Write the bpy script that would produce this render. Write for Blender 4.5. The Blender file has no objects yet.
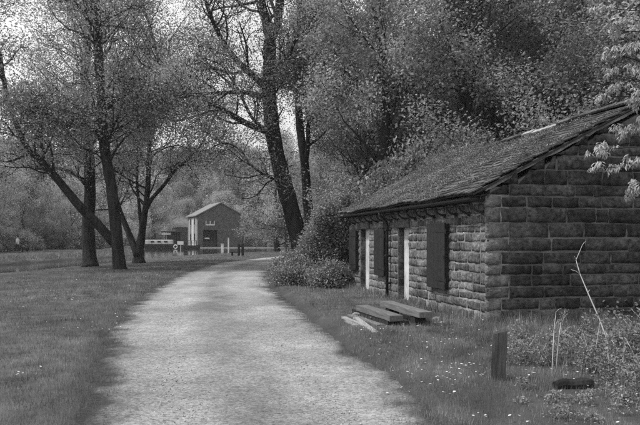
import bpy, bmesh, math, random
import numpy as np
from mathutils import Vector, Matrix
R = math.radians
rng = np.random.default_rng(11)
random.seed(5)
scene = bpy.context.scene
col = scene.collection

# ------------------------------------------------------------------ camera
FPX = 700.0            # focal length in photograph pixels (640 wide)
EYE = 1.6
HOR = 240.0
cam_d = bpy.data.cameras.new('camera')
cam_d.sensor_width = 36.0
cam_d.lens = 36.0 * FPX / 640.0
cam_d.shift_y = (HOR - 212.5) / 640.0
cam_d.clip_start = 0.05
cam_d.clip_end = 3000
cam = bpy.data.objects.new('camera', cam_d)
cam.location = (0, 0, EYE)
cam.rotation_euler = (R(90), 0, 0)
col.objects.link(cam)
scene.camera = cam

# ------------------------------------------------------------------ light
SUN_H = Vector((-0.985, -0.165, 0)).normalized()
SUN_EL = R(55)
world = bpy.data.worlds.new('World')
scene.world = world
world.use_nodes = True
nt = world.node_tree
sky = nt.nodes.new('ShaderNodeTexSky')
sky.sky_type = 'NISHITA'
sky.sun_disc = False
sky.sun_elevation = SUN_EL
sky.sun_rotation = math.atan2(SUN_H.x, SUN_H.y)
sky.air_density = 1.0
sky.dust_density = 3.0
bw = nt.nodes.new('ShaderNodeRGBToBW')          # the photograph is black and white
nt.links.new(sky.outputs[0], bw.inputs[0])
bg = nt.nodes['Background']
# thin bright spring cloud over the whole sky
wtc = nt.nodes.new('ShaderNodeTexCoord'); wn = nt.nodes.new('ShaderNodeTexNoise')
wn.inputs['Scale'].default_value = 3.0; wn.inputs['Detail'].default_value = 6
nt.links.new(wtc.outputs['Generated'], wn.inputs['Vector'])
wr = nt.nodes.new('ShaderNodeMapRange'); wr.inputs['From Min'].default_value = .35; wr.inputs['From Max'].default_value = .65
wr.inputs['To Min'].default_value = .65; wr.inputs['To Max'].default_value = 1.0
nt.links.new(wn.outputs['Fac'], wr.inputs['Value'])
wm = nt.nodes.new('ShaderNodeMix'); wm.data_type = 'RGBA'; wm.inputs[7].default_value = (5.6, 5.6, 5.6, 1)
nt.links.new(wr.outputs[0], wm.inputs['Factor']); nt.links.new(bw.outputs[0], wm.inputs[6])
nt.links.new(wm.outputs[2], bg.inputs['Color'])
bg.inputs['Strength'].default_value = 0.138
sun_d = bpy.data.lights.new('sun', 'SUN')
sun_d.energy = 2.3
sun_d.angle = R(3.0)      # sun through thin cloud
sun_d.color = (1, 1, 1)
sun = bpy.data.objects.new('sun', sun_d)
sun.rotation_euler = (R(90) - SUN_EL, 0, math.atan2(SUN_H.x, -SUN_H.y))
sun.location = (-30, -5, 40)
col.objects.link(sun)
vs = scene.view_settings
vs.view_transform = 'Standard'
vs.look = 'None'
vs.gamma = 1
vs.exposure = 0.5
vs.use_curve_mapping = False
scene.render.engine = 'CYCLES'
cy = scene.cycles
cy.max_bounces = 6
cy.diffuse_bounces = 4
cy.transmission_bounces = 4
cy.transparent_max_bounces = 4
cy.use_denoising = False
cy.caustics_reflective = False
cy.caustics_refractive = False

# ------------------------------------------------------------------ helpers
def P(x, y, d):
    """point seen at photograph pixel x, y when it stands d metres ahead"""
    return np.array([(x - 320.0) / FPX * d, d, EYE - (y - HOR) / FPX * d])

_h = rng.random((256, 256))
def vnoise(x, y):
    x = np.asarray(x, float); y = np.asarray(y, float)
    xi = np.floor(x).astype(int); yi = np.floor(y).astype(int)
    fx = x - xi; fy = y - yi
    fx = fx * fx * (3 - 2 * fx); fy = fy * fy * (3 - 2 * fy)
    a = _h[xi % 256, yi % 256]; b = _h[(xi + 1) % 256, yi % 256]
    c = _h[xi % 256, (yi + 1) % 256]; d = _h[(xi + 1) % 256, (yi + 1) % 256]
    return (a * (1 - fx) + b * fx) * (1 - fy) + (c * (1 - fx) + d * fx) * fy
def fbm(x, y):
    return vnoise(x, y) * .55 + vnoise(x * 2.1 + 9, y * 2.1 + 4) * .3 + vnoise(x * 4.3 + 3, y * 4.3) * .15
def sstep(a, b, t):
    t = np.clip((np.asarray(t, float) - a) / (b - a), 0, 1)
    return t * t * (3 - 2 * t)

def mesh_data(name, V, F, mats, smooth=False):
    V = np.ascontiguousarray(V, dtype=np.float32).reshape(-1, 3)
    F = np.ascontiguousarray(F, dtype=np.int32)
    me = bpy.data.meshes.new(name)
    n, k = F.shape
    me.vertices.add(len(V)); me.vertices.foreach_set('co', V.ravel())
    me.loops.add(n * k); me.loops.foreach_set('vertex_index', F.ravel())
    me.polygons.add(n)
    me.polygons.foreach_set('loop_start', np.arange(n, dtype=np.int32) * k)
    me.polygons.foreach_set('loop_total', np.full(n, k, dtype=np.int32))
    me.polygons.foreach_set('use_smooth', np.full(n, bool(smooth)))
    me.update(calc_edges=True)
    for m in (mats if isinstance(mats, (list, tuple)) else [mats]):
        me.materials.append(m)
    return me
def link(name, me, parent=None):
    o = bpy.data.objects.new(name, me); col.objects.link(o)
    if parent is not None: o.parent = parent
    return o
def mk(name, V, F, mat, parent=None, smooth=False):
    return link(name, mesh_data(name, V, F, mat, smooth), parent)
def tag(o, label=None, cat=None, group=None, kind=None):
    if label: o['label'] = label
    if cat: o['category'] = cat
    if group: o['group'] = group
    if kind: o['kind'] = kind
    return o
def thing(name, label, cat, loc=(0, 0, 0), rz=0.0, group=None):
    o = bpy.data.objects.new(name, None); col.objects.link(o)
    o.location = loc; o.rotation_euler = (0, 0, rz); o.empty_display_size = .2
    return tag(o, label, cat, group)
def copy_tree(o, parent=None):
    c = o.copy(); col.objects.link(c); c.parent = parent
    for ch in list(o.children):
        copy_tree(ch, c)
    return c

class MB:
    """collects quads"""
    def __init__(s): s.V = []; s.F = []; s.n = 0
    def add(s, V, F):
        V = np.asarray(V, float).reshape(-1, 3); F = np.asarray(F, int)
        if F.shape[1] == 3: F = np.concatenate([F, F[:, 2:3]], 1)
        s.V.append(V); s.F.append(F + s.n); s.n += len(V); return s
    def box(s, a, b, M=None, jit=0, bev=0):
        x0, y0, z0 = a; x1, y1, z1 = b
        if bev:
            bm = bmesh.new(); bmesh.ops.create_cube(bm, size=1)
            for v in bm.verts:
                v.co = Vector(((x0 + x1) / 2 + v.co.x * (x1 - x0), (y0 + y1) / 2 + v.co.y * (y1 - y0), (z0 + z1) / 2 + v.co.z * (z1 - z0)))
            bmesh.ops.bevel(bm, geom=bm.edges[:], offset=bev, segments=1, affect='EDGES')
            bm.verts.index_update()
            V = np.array([v.co[:] for v in bm.verts]); Q = []; 
            for f in bm.faces:
                q = [v.index for v in f.verts]
                Q.append(q if len(q) == 4 else q + q[-1:])
            bm.free(); F = np.array(Q)
        else:
            V = np.array([[x0,y0,z0],[x1,y0,z0],[x1,y1,z0],[x0,y1,z0],[x0,y0,z1],[x1,y0,z1],[x1,y1,z1],[x0,y1,z1]], float)
            F = np.array([[0,3,2,1],[4,5,6,7],[0,1,5,4],[1,2,6,5],[2,3,7,6],[3,0,4,7]])
        if jit: V = V + rng.uniform(-jit, jit, V.shape)
        if M is not None: V = (np.array(M.to_3x3()) @ V.T).T + np.array(M.translation)
        return s.add(V, F)
    def tube(s, pts, rad, k=6, cap=True):
        V, F = tube(pts, rad, k, cap); return s.add(V, F)
    def build(s, name, mat, parent=None, smooth=False):
        F = np.concatenate(s.F)
        o = link(name, quad_mesh(name, np.concatenate(s.V), F, mat, smooth), parent)
        return o
def quad_mesh(name, V, F, mat, smooth=False):
    """F may hold degenerate quads (last index twice): those become triangles"""
    tri = F[:, 2] == F[:, 3]
    if not tri.any(): return mesh_data(name, V, F, mat, smooth)
    lens = np.where(tri, 3, 4)
    me = bpy.data.meshes.new(name)
    V = np.ascontiguousarray(V, dtype=np.float32)
    me.vertices.add(len(V)); me.vertices.foreach_set('co', V.ravel())
    flat = np.concatenate([f[:l] for f, l in zip(F, lens)]).astype(np.int32)
    me.loops.add(len(flat)); me.loops.foreach_set('vertex_index', flat)
    me.polygons.add(len(F))
    st = np.concatenate([[0], np.cumsum(lens)[:-1]]).astype(np.int32)
    me.polygons.foreach_set('loop_start', st); me.polygons.foreach_set('loop_total', lens.astype(np.int32))
    me.polygons.foreach_set('use_smooth', np.full(len(F), bool(smooth)))
    me.update(calc_edges=True)
    me.materials.append(mat)
    return me
_tf = {}
def tube(pts, rad, k=6, cap=False):
    pts = np.asarray(pts, float); rad = np.asarray(rad, float); n = len(pts)
    t = np.gradient(pts, axis=0)
    t /= np.linalg.norm(t, axis=1)[:, None] + 1e-9
    m = np.abs(t.mean(0)); ref = np.zeros(3); ref[int(np.argmin(m))] = 1
    u = np.cross(t, ref); u /= np.linalg.norm(u, axis=1)[:, None] + 1e-9
    v = np.cross(t, u)
    a = np.arange(k) * 2 * np.pi / k
    V = pts[:, None] + rad[:, None, None] * (np.cos(a)[None, :, None] * u[:, None] + np.sin(a)[None, :, None] * v[:, None])
    key = (n, k)
    if key not in _tf:
        i = np.arange(n - 1)[:, None] * k; j = np.arange(k)[None]; j2 = (j + 1) % k
        _tf[key] = np.stack([i + j, i + j2, i + k + j2, i + k + j], -1).reshape(-1, 4)
    F = _tf[key]; V = V.reshape(-1, 3)
    if cap:
        c0 = len(V); V = np.concatenate([V, pts[:1], pts[-1:]])
        j = np.arange(k); j2 = (j + 1) % k
        A = np.stack([np.full(k, c0), j2, j, j], -1); B = np.stack([np.full(k, c0 + 1), (n-1)*k + j, (n-1)*k + j2, (n-1)*k + j2], -1)
        F = np.concatenate([F, A, B])
    return V, F

# ------------------------------------------------------------------ materials (all grey: monochrome photograph)
def mat(name, lo, hi, scale=5.0, rough=.85, bump=.0, bscale=None, detail=6.0, island=0.0, coord='Object', bdist=.02, spec=.25, big=None, rand=0.0):
    m = bpy.data.materials.new(name); m.use_nodes = True
    n = m.node_tree.nodes; l = m.node_tree.links
    b = n['Principled BSDF']
    tc = n.new('ShaderNodeTexCoord')
    nz = n.new('ShaderNodeTexNoise'); nz.inputs['Scale'].default_value = scale; nz.inputs['Detail'].default_value = detail
    nz.inputs['Roughness'].default_value = .65
    l.new(tc.outputs[coord], nz.inputs['Vector'])
    rmp = n.new('ShaderNodeMapRange'); rmp.inputs['From Min'].default_value = .32; rmp.inputs['From Max'].default_value = .68
    rmp.inputs['To Min'].default_value = lo; rmp.inputs['To Max'].default_value = hi
    l.new(nz.outputs['Fac'], rmp.inputs['Value'])
    val = rmp.outputs[0]
    def mul(a, lo_, hi_, src):
        r2 = n.new('ShaderNodeMapRange'); r2.inputs['To Min'].default_value = lo_; r2.inputs['To Max'].default_value = hi_
        l.new(src, r2.inputs['Value'])
        mm = n.new('ShaderNodeMath'); mm.operation = 'MULTIPLY'; l.new(a, mm.inputs[0]); l.new(r2.outputs[0], mm.inputs[1])
        return mm.outputs[0]
    if big:
        n2 = n.new('ShaderNodeTexNoise'); n2.inputs['Scale'].default_value = big[0]; n2.inputs['Detail'].default_value = 3
        l.new(tc.outputs[coord], n2.inputs['Vector'])
        r3 = n.new('ShaderNodeMapRange'); r3.inputs['From Min'].default_value = .35; r3.inputs['From Max'].default_value = .65
        l.new(n2.outputs['Fac'], r3.inputs['Value'])
        val = mul(val, big[1], big[2], r3.outputs[0])
    if island:
        g = n.new('ShaderNodeNewGeometry'); val = mul(val, 1 - island, 1 + island, g.outputs['Random Per Island'])
    if rand:
        oi = n.new('ShaderNodeObjectInfo'); val = mul(val, 1 - rand, 1 + rand, oi.outputs['Random'])
    cb = n.new('ShaderNodeCombineColor')
    for i in range(3): l.new(val, cb.inputs[i])
    l.new(cb.outputs[0], b.inputs['Base Color'])
    b.inputs['Roughness'].default_value = rough
    b.inputs['Specular IOR Level'].default_value = spec
    if bump:
        nb = n.new('ShaderNodeTexNoise'); nb.inputs['Scale'].default_value = bscale or scale * 4; nb.inputs['Detail'].default_value = 8
        nb.inputs['Roughness'].default_value = .7
        l.new(tc.outputs[coord], nb.inputs['Vector'])
        bp = n.new('ShaderNodeBump'); bp.inputs['Strength'].default_value = bump; bp.inputs['Distance'].default_value = bdist
        l.new(nb.outputs['Fac'], bp.inputs['Height']); l.new(bp.outputs[0], b.inputs['Normal'])
    return m
def leafmat(name, v, trans=.35, var=.45, rand=.0, rough=.5, contrast=.2, big=None):
    m = mat(name, v * (1 - contrast), v * (1 + contrast), .7, rough, island=var, rand=rand, spec=.3, big=big)
    n = m.node_tree.nodes; l = m.node_tree.links
    b = n['Principled BSDF']; out = n['Material Output']
    t = n.new('ShaderNodeBsdfTranslucent'); mx = n.new('ShaderNodeMixShader'); mx.inputs[0].default_value = trans
    l.new(b.inputs['Base Color'].links[0].from_socket, t.inputs['Color'])
    l.new(b.outputs[0], mx.inputs[1]); l.new(t.outputs[0], mx.inputs[2]); l.new(mx.outputs[0], out.inputs['Surface'])
    return m

M = {}
M['bark'] = mat('bark', .012, .07, 5.0, .92, 1.0, 9, bdist=.12)
M['bark_far'] = mat('bark_far', .015, .045, 2.0, .9)
M['leaf_alder'] = leafmat('leaf_alder', .4, .48, .5)
M['leaf_main'] = leafmat('leaf_main', .42, .46, .5)
M['leaf_wood'] = leafmat('leaf_wood', 0.4, 0.42, .5, .3)
M['leaf_far'] = leafmat('leaf_far', 0.44, 0.4, .4, .25)
M['leaf_dark'] = leafmat('leaf_dark', 0.27, 0.35, .5, .25)
M['leaf_ivy'] = leafmat('leaf_ivy', 0.24, 0.25, .5, 0, .45)
M['leaf_pale'] = leafmat('leaf_pale', .42, .35, .25)
M['leaf_weed'] = leafmat('leaf_weed', 0.26, 0.3, .5)
M['grass'] = leafmat('grass_blade', .235, .3, .45, contrast=.45, big=(2.3, .55, 1.3))
M['petal'] = mat('petal', .75, .9, 5, .7)
M['stalk'] = mat('stalk', .3, .45, 20, .8)
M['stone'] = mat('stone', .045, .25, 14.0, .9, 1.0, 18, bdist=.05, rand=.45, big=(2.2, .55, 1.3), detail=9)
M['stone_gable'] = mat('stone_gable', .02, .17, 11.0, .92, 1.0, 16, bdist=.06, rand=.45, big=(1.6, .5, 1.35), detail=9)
M['quoin_painted_sun'] = mat('quoin_painted_sun', .12, .34, 14.0, .9, 1.0, 18, bdist=.05, rand=.25, big=(2.2, .6, 1.2), detail=9)  # paler tone paints a sunlit strip onto the shaded gable corner
M['stone_pale'] = mat('stone_pale', .2, .48, 8.0, .9, .8, 26, bdist=.03, rand=.2)
M['mortar'] = mat('mortar', .17, .42, 9, .95, .8, 40, big=(1.6, .5, 1.15))
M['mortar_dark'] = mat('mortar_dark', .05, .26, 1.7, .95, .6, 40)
M['slate'] = mat('slate', .04, .15, 14, .85, .9, 45, bdist=.02, rand=.45, big=(1.5, .7, 1.3))
M['roof_bed'] = mat('roof_bed', .03, .08, 6, .95, .5, 20)
M['moss'] = leafmat('moss', .19, .2, .7, contrast=.5)
M['paint_dark'] = mat('paint_dark', .016, .03, 10, .6, .3, 60, rand=.2)
M['iron'] = mat('iron', .012, .03, 12, .55, .2, 50)
M['white'] = mat('white_paint', .5, .72, 6, .6, .25, 50, big=(2, .8, 1.1))
M['white_clean'] = mat('white_clean', .72, .82, 6, .5)
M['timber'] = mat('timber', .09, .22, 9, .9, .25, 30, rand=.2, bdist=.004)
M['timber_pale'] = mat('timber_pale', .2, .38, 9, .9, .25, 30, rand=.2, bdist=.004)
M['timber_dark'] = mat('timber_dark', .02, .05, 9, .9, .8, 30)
M['brick'] = mat('brickwork', .06, .13, 1.5, .9, .5, 20)
M['brick_pale'] = mat('brick_pale', .16, .26, 1.5, .9)
M['dark_void'] = mat('dark_interior', .008, .014, 3, .95)
M['glass_dark'] = mat('glass_dark', .02, .03, 3, .12, spec=.6)
M['roof_far'] = mat('roof_far', .16, .24, 2.5, .85, .5, 12)
M['cloth_white'] = mat('cloth_white', .6, .75, 8, .9)
M['cloth_dark'] = mat('cloth_dark', .012, .02, 8, .9)
M['skin'] = mat('skin', .4, .46, 8, .6)
M['fur_black'] = mat('fur_black', .012, .02, 8, .9)
M['pebble'] = mat('pebble', .22, .42, 12, .9, island=.4)

def stretch(m, s):
    """stretch every noise of a material along an axis (wood grain, bark)"""
    n = m.node_tree.nodes; l = m.node_tree.links
    tc = [x for x in n if x.type == 'TEX_COORD'][0]
    mp = n.new('ShaderNodeMapping'); mp.inputs['Scale'].default_value = s
    tos = [(k.from_socket, k.to_socket) for k in l if k.from_node == tc]
    l.new(tos[0][0], mp.inputs['Vector'])
    for a, b in tos: l.new(mp.outputs[0], b)
stretch(M['bark'], (1, 1, .22))
for k in ('timber', 'timber_pale'): stretch(M[k], (3, .25, 3))

# ground: grass, soil and leaf litter by a painted attribute of what grows where
def ground_material():
    m = mat('ground_turf', .05, .12, 2.2, .95, .8, 30, big=(.35, .75, 1.25))
    n = m.node_tree.nodes; l = m.node_tree.links; b = n['Principled BSDF']
    at = n.new('ShaderNodeAttribute'); at.attribute_name = 'soil'
    nz = n.new('ShaderNodeTexNoise'); nz.inputs['Scale'].default_value = 9; nz.inputs['Detail'].default_value = 8
    tc = n.new('ShaderNodeTexCoord'); l.new(tc.outputs['Object'], nz.inputs['Vector'])
    r = n.new('ShaderNodeMapRange'); r.inputs['To Min'].default_value = .02; r.inputs['To Max'].default_value = .075
    l.new(nz.outputs['Fac'], r.inputs['Value'])
    cb = n.new('ShaderNodeCombineColor')
    for i in range(3): l.new(r.outputs[0], cb.inputs[i])
    mx = n.new('ShaderNodeMix'); mx.data_type = 'RGBA'
    l.new(at.outputs['Fac'], mx.inputs['Factor'])
    l.new(b.inputs['Base Color'].links[0].from_socket, mx.inputs[6]); l.new(cb.outputs[0], mx.inputs[7])
    l.new(mx.outputs[2], b.inputs['Base Color'])
    return m
M['ground'] = ground_material()
def road_material():
    m = mat('gravel_road', .29, .41, 3.0, .95, 1.0, 60, bdist=.02, big=(.45, .8, 1.12))
    n = m.node_tree.nodes; l = m.node_tree.links; b = n['Principled BSDF']
    tc = n.new('ShaderNodeTexCoord')
    vo = n.new('ShaderNodeTexVoronoi'); vo.inputs['Scale'].default_value = 42
    l.new(tc.outputs['Object'], vo.inputs['Vector'])
    r = n.new('ShaderNodeMapRange'); r.inputs['To Min'].default_value = .62; r.inputs['To Max'].default_value = 1.25
    sp = n.new('ShaderNodeSeparateColor'); l.new(vo.outputs['Color'], sp.inputs[0]); l.new(sp.outputs[0], r.inputs['Value'])
    at = n.new('ShaderNodeAttribute'); at.attribute_name = 'dirt'
    r2 = n.new('ShaderNodeMapRange'); r2.inputs['To Min'].default_value = 1.08; r2.inputs['To Max'].default_value = .17
    l.new(at.outputs['Fac'], r2.inputs['Value'])
    mm = n.new('ShaderNodeMath'); mm.operation = 'MULTIPLY'; l.new(r.outputs[0], mm.inputs[0]); l.new(r2.outputs[0], mm.inputs[1])
    mx = n.new('ShaderNodeMix'); mx.data_type = 'RGBA'; mx.blend_type = 'MULTIPLY'; mx.inputs['Factor'].default_value = 1
    l.new(b.inputs['Base Color'].links[0].from_socket, mx.inputs[6])
    pn = n.new('ShaderNodeTexNoise'); pn.inputs['Scale'].default_value = 26; pn.inputs['Detail'].default_value = 4; l.new(tc.outputs['Object'], pn.inputs['Vector'])
    pr = n.new('ShaderNodeMapRange'); pr.inputs['From Min'].default_value = .56; pr.inputs['From Max'].default_value = .68; pr.inputs['To Min'].default_value = 1.0; pr.inputs['To Max'].default_value = .55
    l.new(pn.outputs['Fac'], pr.inputs['Value'])
    m3 = n.new('ShaderNodeMath'); m3.operation = 'MULTIPLY'; l.new(mm.outputs[0], m3.inputs[0]); l.new(pr.outputs[0], m3.inputs[1])
    cb = n.new('ShaderNodeCombineColor')
    for i in range(3): l.new(m3.outputs[0], cb.inputs[i])
    l.new(cb.outputs[0], mx.inputs[7]); l.new(mx.outputs[2], b.inputs['Base Color'])
    return m
M['road'] = road_material()
def water_material():
    m = bpy.data.materials.new('canal_water'); m.use_nodes = True
    n = m.node_tree.nodes; l = m.node_tree.links; b = n['Principled BSDF']
    b.inputs['Base Color'].default_value = (.03, .03, .03, 1); b.inputs['Roughness'].default_value = .03
    b.inputs['IOR'].default_value = 1.33; b.inputs['Specular IOR Level'].default_value = .5
    tc = n.new('ShaderNodeTexCoord'); nz = n.new('ShaderNodeTexNoise'); nz.inputs['Scale'].default_value = 1.6; nz.inputs['Detail'].default_value = 3
    l.new(tc.outputs['Object'], nz.inputs['Vector'])
    bp = n.new('ShaderNodeBump'); bp.inputs['Strength'].default_value = .12; bp.inputs['Distance'].default_value = .05
    l.new(nz.outputs['Fac'], bp.inputs['Height']); l.new(bp.outputs[0], b.inputs['Normal'])
    return m
M['water'] = water_material()

# ------------------------------------------------------------------ terrain
RY = [-12, 0, 6.05, 7.9, 10, 13.3, 17.6, 22.6, 30.9, 44.1, 56.4, 70, 90, 110]
RL = [-1.6, -1.7, -1.95, -2.5, -3.05, -3.75, -4.6, -5.2, -5.85, -6.25, -4.7, -1.4, 5.5, 13]
RR = [1.4, 1.3, 1.0, .82, .42, -.12, -.74, -1.66, -2.45, -2.45, -.9, 3.2, 11, 19]
WATER = 0.0
CY_ = [-60, 20, 36, 50, 66, 76, 85, 100, 139, 200]
CN = [-16.5, -15.8, -15.2, -14.6, -14.6, -13.2, -10.4, -7, -3, -3]      # near bank
CF = [-24, -22, -20.5, -19.6, -18.8, -19.5, -21.5, -25.5, -34, -40]  # far bank
def road_l(y): return np.interp(y, RY, RL)
def road_r(y): return np.interp(y, RY, RR)
def canal_depth(x, y):
    """distance inside the canal (negative outside)"""
    return np.minimum(np.minimum(x - np.interp(y, CY_, CF), np.interp(y, CY_, CN) - x), 139 - y)
def gz(x, y):
    x = np.asarray(x, float); y = np.asarray(y, float)
    z = .15 * sstep(14, 34, y)
    dl = road_l(y) - x; dr = x - road_r(y)
    z = z + .035 * sstep(0, .5, dl) + .12 * sstep(.02, .3, dr) * sstep(4, 10, y)
    z = z + (.05 * (fbm(x * .5, y * .5) - .5) + .02 * (vnoise(x * 2.2, y * 2.2) - .5)) * np.clip(np.maximum(dl, dr) / 1.5, 0, 1)
    hr = x - (10.5 + np.clip(y - 40, 0, 400) * .10)
    z = z + .42 * np.where(hr > 0, np.sqrt(hr * hr + 4) - 2, 0)
    z = z + .6 * sstep(60, 95, y) * sstep(-7, 2, x - np.interp(y, RY, RL))
    hl = -46 - x
    z = z + 10 * np.tanh(.015 * np.where(hl > 0, np.sqrt(hl * hl + 9) - 3, 0))
    hy = y - 168
    z = z + 20 * np.tanh(.021 * np.where(hy > 0, np.sqrt(hy * hy + 25) - 5, 0)) * (.6 + .4 * sstep(-90, -20, x))
    c = canal_depth(x, y)
    nb_ = x - np.interp(y, CY_, CN)
    z = z - .135 * (1 - sstep(.5, 9, nb_)) * (nb_ > -2) * (y < 139)
    far = np.interp(y, CY_, CF)
    z = z + .12 * sstep(.3, 2.5, far - x) * (y < 139)
    z = np.where(c > -.45, z * (1 - sstep(-.45, .35, c)) + (-.8) * sstep(-.45, .35, c), z)
    return np.minimum(z, 62 + 0 * z)
def grid_axis(stops):
    out = []
    for a, b, s in stops: out.append(np.arange(a, b, s))
    return np.unique(np.concatenate(out + [[stops[-1][1]]]))
xs = grid_axis([(-400, -60, 12), (-60, -36, 2), (-36, -24, 1), (-24, -7, .35), (-7, 4, .16), (4, 12, .5), (12, 40, 2), (40, 400, 12)])
ys = grid_axis([(-60, 3, 3), (3, 32, .22), (32, 70, .5), (70, 145, 1), (145, 200, 4), (200, 700, 15)])
X, Y = np.meshgrid(xs, ys)
Z = gz(X, Y)
inroad = (X > road_l(Y) + .06) & (X < road_r(Y) - .06) & (Y < 112)
Z = np.where(inroad, Z - .04, Z)
nx, ny = len(xs), len(ys)
i = (np.arange(ny - 1)[:, None] * nx + np.arange(nx - 1)[None]).ravel()
F = np.stack([i, i + 1, i + nx + 1, i + nx], -1)
ground = mk('ground', np.stack([X, Y, Z], -1).reshape(-1, 3), F, M['ground'], smooth=True)
tag(ground, kind='structure')
soil = np.zeros_like(X)
dl = road_l(Y) - X; dr = X - road_r(Y)
edge = np.maximum(dl, dr)
soil = np.maximum(soil, (1 - sstep(.05, .4, np.abs(edge) + .25 * (fbm(X * 1.5, Y * 1.5) - .5))) * .9)
soil = np.maximum(soil, sstep(8.5, 12, X) * .95)
soil = np.maximum(soil, sstep(-31, -36, X) * .0 + sstep(36, 42, -X) * .95)
soil = np.maximum(soil, sstep(150, 160, Y))
soil = np.maximum(soil, sstep(-.5, -.1, canal_depth(X, Y)))
soil = np.maximum(soil, .4 * sstep(.6, .75, fbm(X * .45 + 7, Y * .3)))
at = ground.data.attributes.new('soil', 'FLOAT', 'POINT'); at.data.foreach_set('value', soil.astype(np.float32).ravel())

# road: a sheet of its own with two worn wheel tracks
ry = np.concatenate([np.arange(-12, 4, .5), np.arange(4, 40, .2), np.arange(40, 110.1, .5)])
w = np.linspace(0, 1, 61)
RYg, Wg = np.meshgrid(ry, w, indexing='ij')
wob = .14 * (fbm(ry * 1.3, ry * 0 + 3) - .5) * 2; wob2 = .14 * (fbm(ry * 1.3, ry * 0 + 31) - .5) * 2
Lx = (road_l(ry) + wob)[:, None]; Rx = (road_r(ry) + wob2)[:, None]
Lx = Lx - .4; Rx = Rx + .32
RX = Lx + (Rx - Lx) * Wg
Wn = (RX - road_l(RYg)) / (road_r(RYg) - road_l(RYg))
track = np.exp(-((Wn - .25) / .1) ** 2) + np.exp(-((Wn - .74) / .1) ** 2)
RZ = .15 * sstep(14, 34, RYg) + .6 * sstep(60, 95, RYg) * sstep(-7, 2, RX - np.interp(RYg, RY, RL)) + .004 - .018 * track + .03 * np.sin(np.pi * Wg) + .012 * (fbm(RX * 1.2, RYg * 1.2) - .5)
RZ -= .05 * (np.exp(-Wg / .02) + np.exp(-(1 - Wg) / .02))
k = len(w); i = (np.arange(len(ry) - 1)[:, None] * k + np.arange(k - 1)[None]).ravel()
road = mk('road', np.stack([RX, RYg, RZ], -1).reshape(-1, 3), np.stack([i, i + 1, i + k + 1, i + k], -1), M['road'], smooth=True)
tag(road, kind='structure')
out_d = np.maximum(road_l(RYg) - RX, RX - road_r(RYg)) + .5 * (fbm(RX * 1.3 + 5, RYg * 1.1) - .5) + .3 * (vnoise(RX * 6, RYg * 5) - .5)
dirt = np.clip(sstep(-.38, .2, out_d) + .5 * np.exp(-((Wn - .5) / .12) ** 2) * fbm(RX * 2, RYg * .6) + .25 * sstep(.55, .75, fbm(RX * .9 + 3, RYg * .5)) + .08 - .25 * track, 0, 1)
at = road.data.attributes.new('dirt', 'FLOAT', 'POINT'); at.data.foreach_set('value', dirt.astype(np.float32).ravel())

# water
wy = np.arange(-60, 139.6, 1.0)
wv = np.stack([np.stack([np.interp(wy, CY_, CF) - 1, wy, wy * 0 + WATER], -1), np.stack([np.interp(wy, CY_, CN) + 1, wy, wy * 0 + WATER], -1)], 1).reshape(-1, 3)
i = np.arange(len(wy) - 1) * 2
tag(mk('canal_water', wv, np.stack([i, i + 1, i + 3, i + 2], -1), M['water']), kind='structure')

# ------------------------------------------------------------------ leaves and trees
def leaves(C, size, up=.25, aspect=.62, jitter=.35):
    """folded leaf quads at centres C"""
    n = len(C)
    a = rng.normal(size=(n, 3)); a[:, 2] *= .7; a /= np.linalg.norm(a, axis=1)[:, None]
    b = rng.normal(size=(n, 3)); b[:, 2] *= .6
    b -= (a * b).sum(1)[:, None] * a; b /= np.linalg.norm(b, axis=1)[:, None]
    nn = np.cross(a, b)
    s = size * (1 + jitter * rng.uniform(-1, 1, n))[:, None]
    C = np.asarray(C)
    V = np.stack([C - a * s * .5, C + b * s * aspect * .5 + nn * s * .12, C + a * s * .5, C - b * s * aspect * .5 + nn * s * .12], 1).reshape(-1, 3)
    return V, np.arange(n * 4).reshape(-1, 4)

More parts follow.
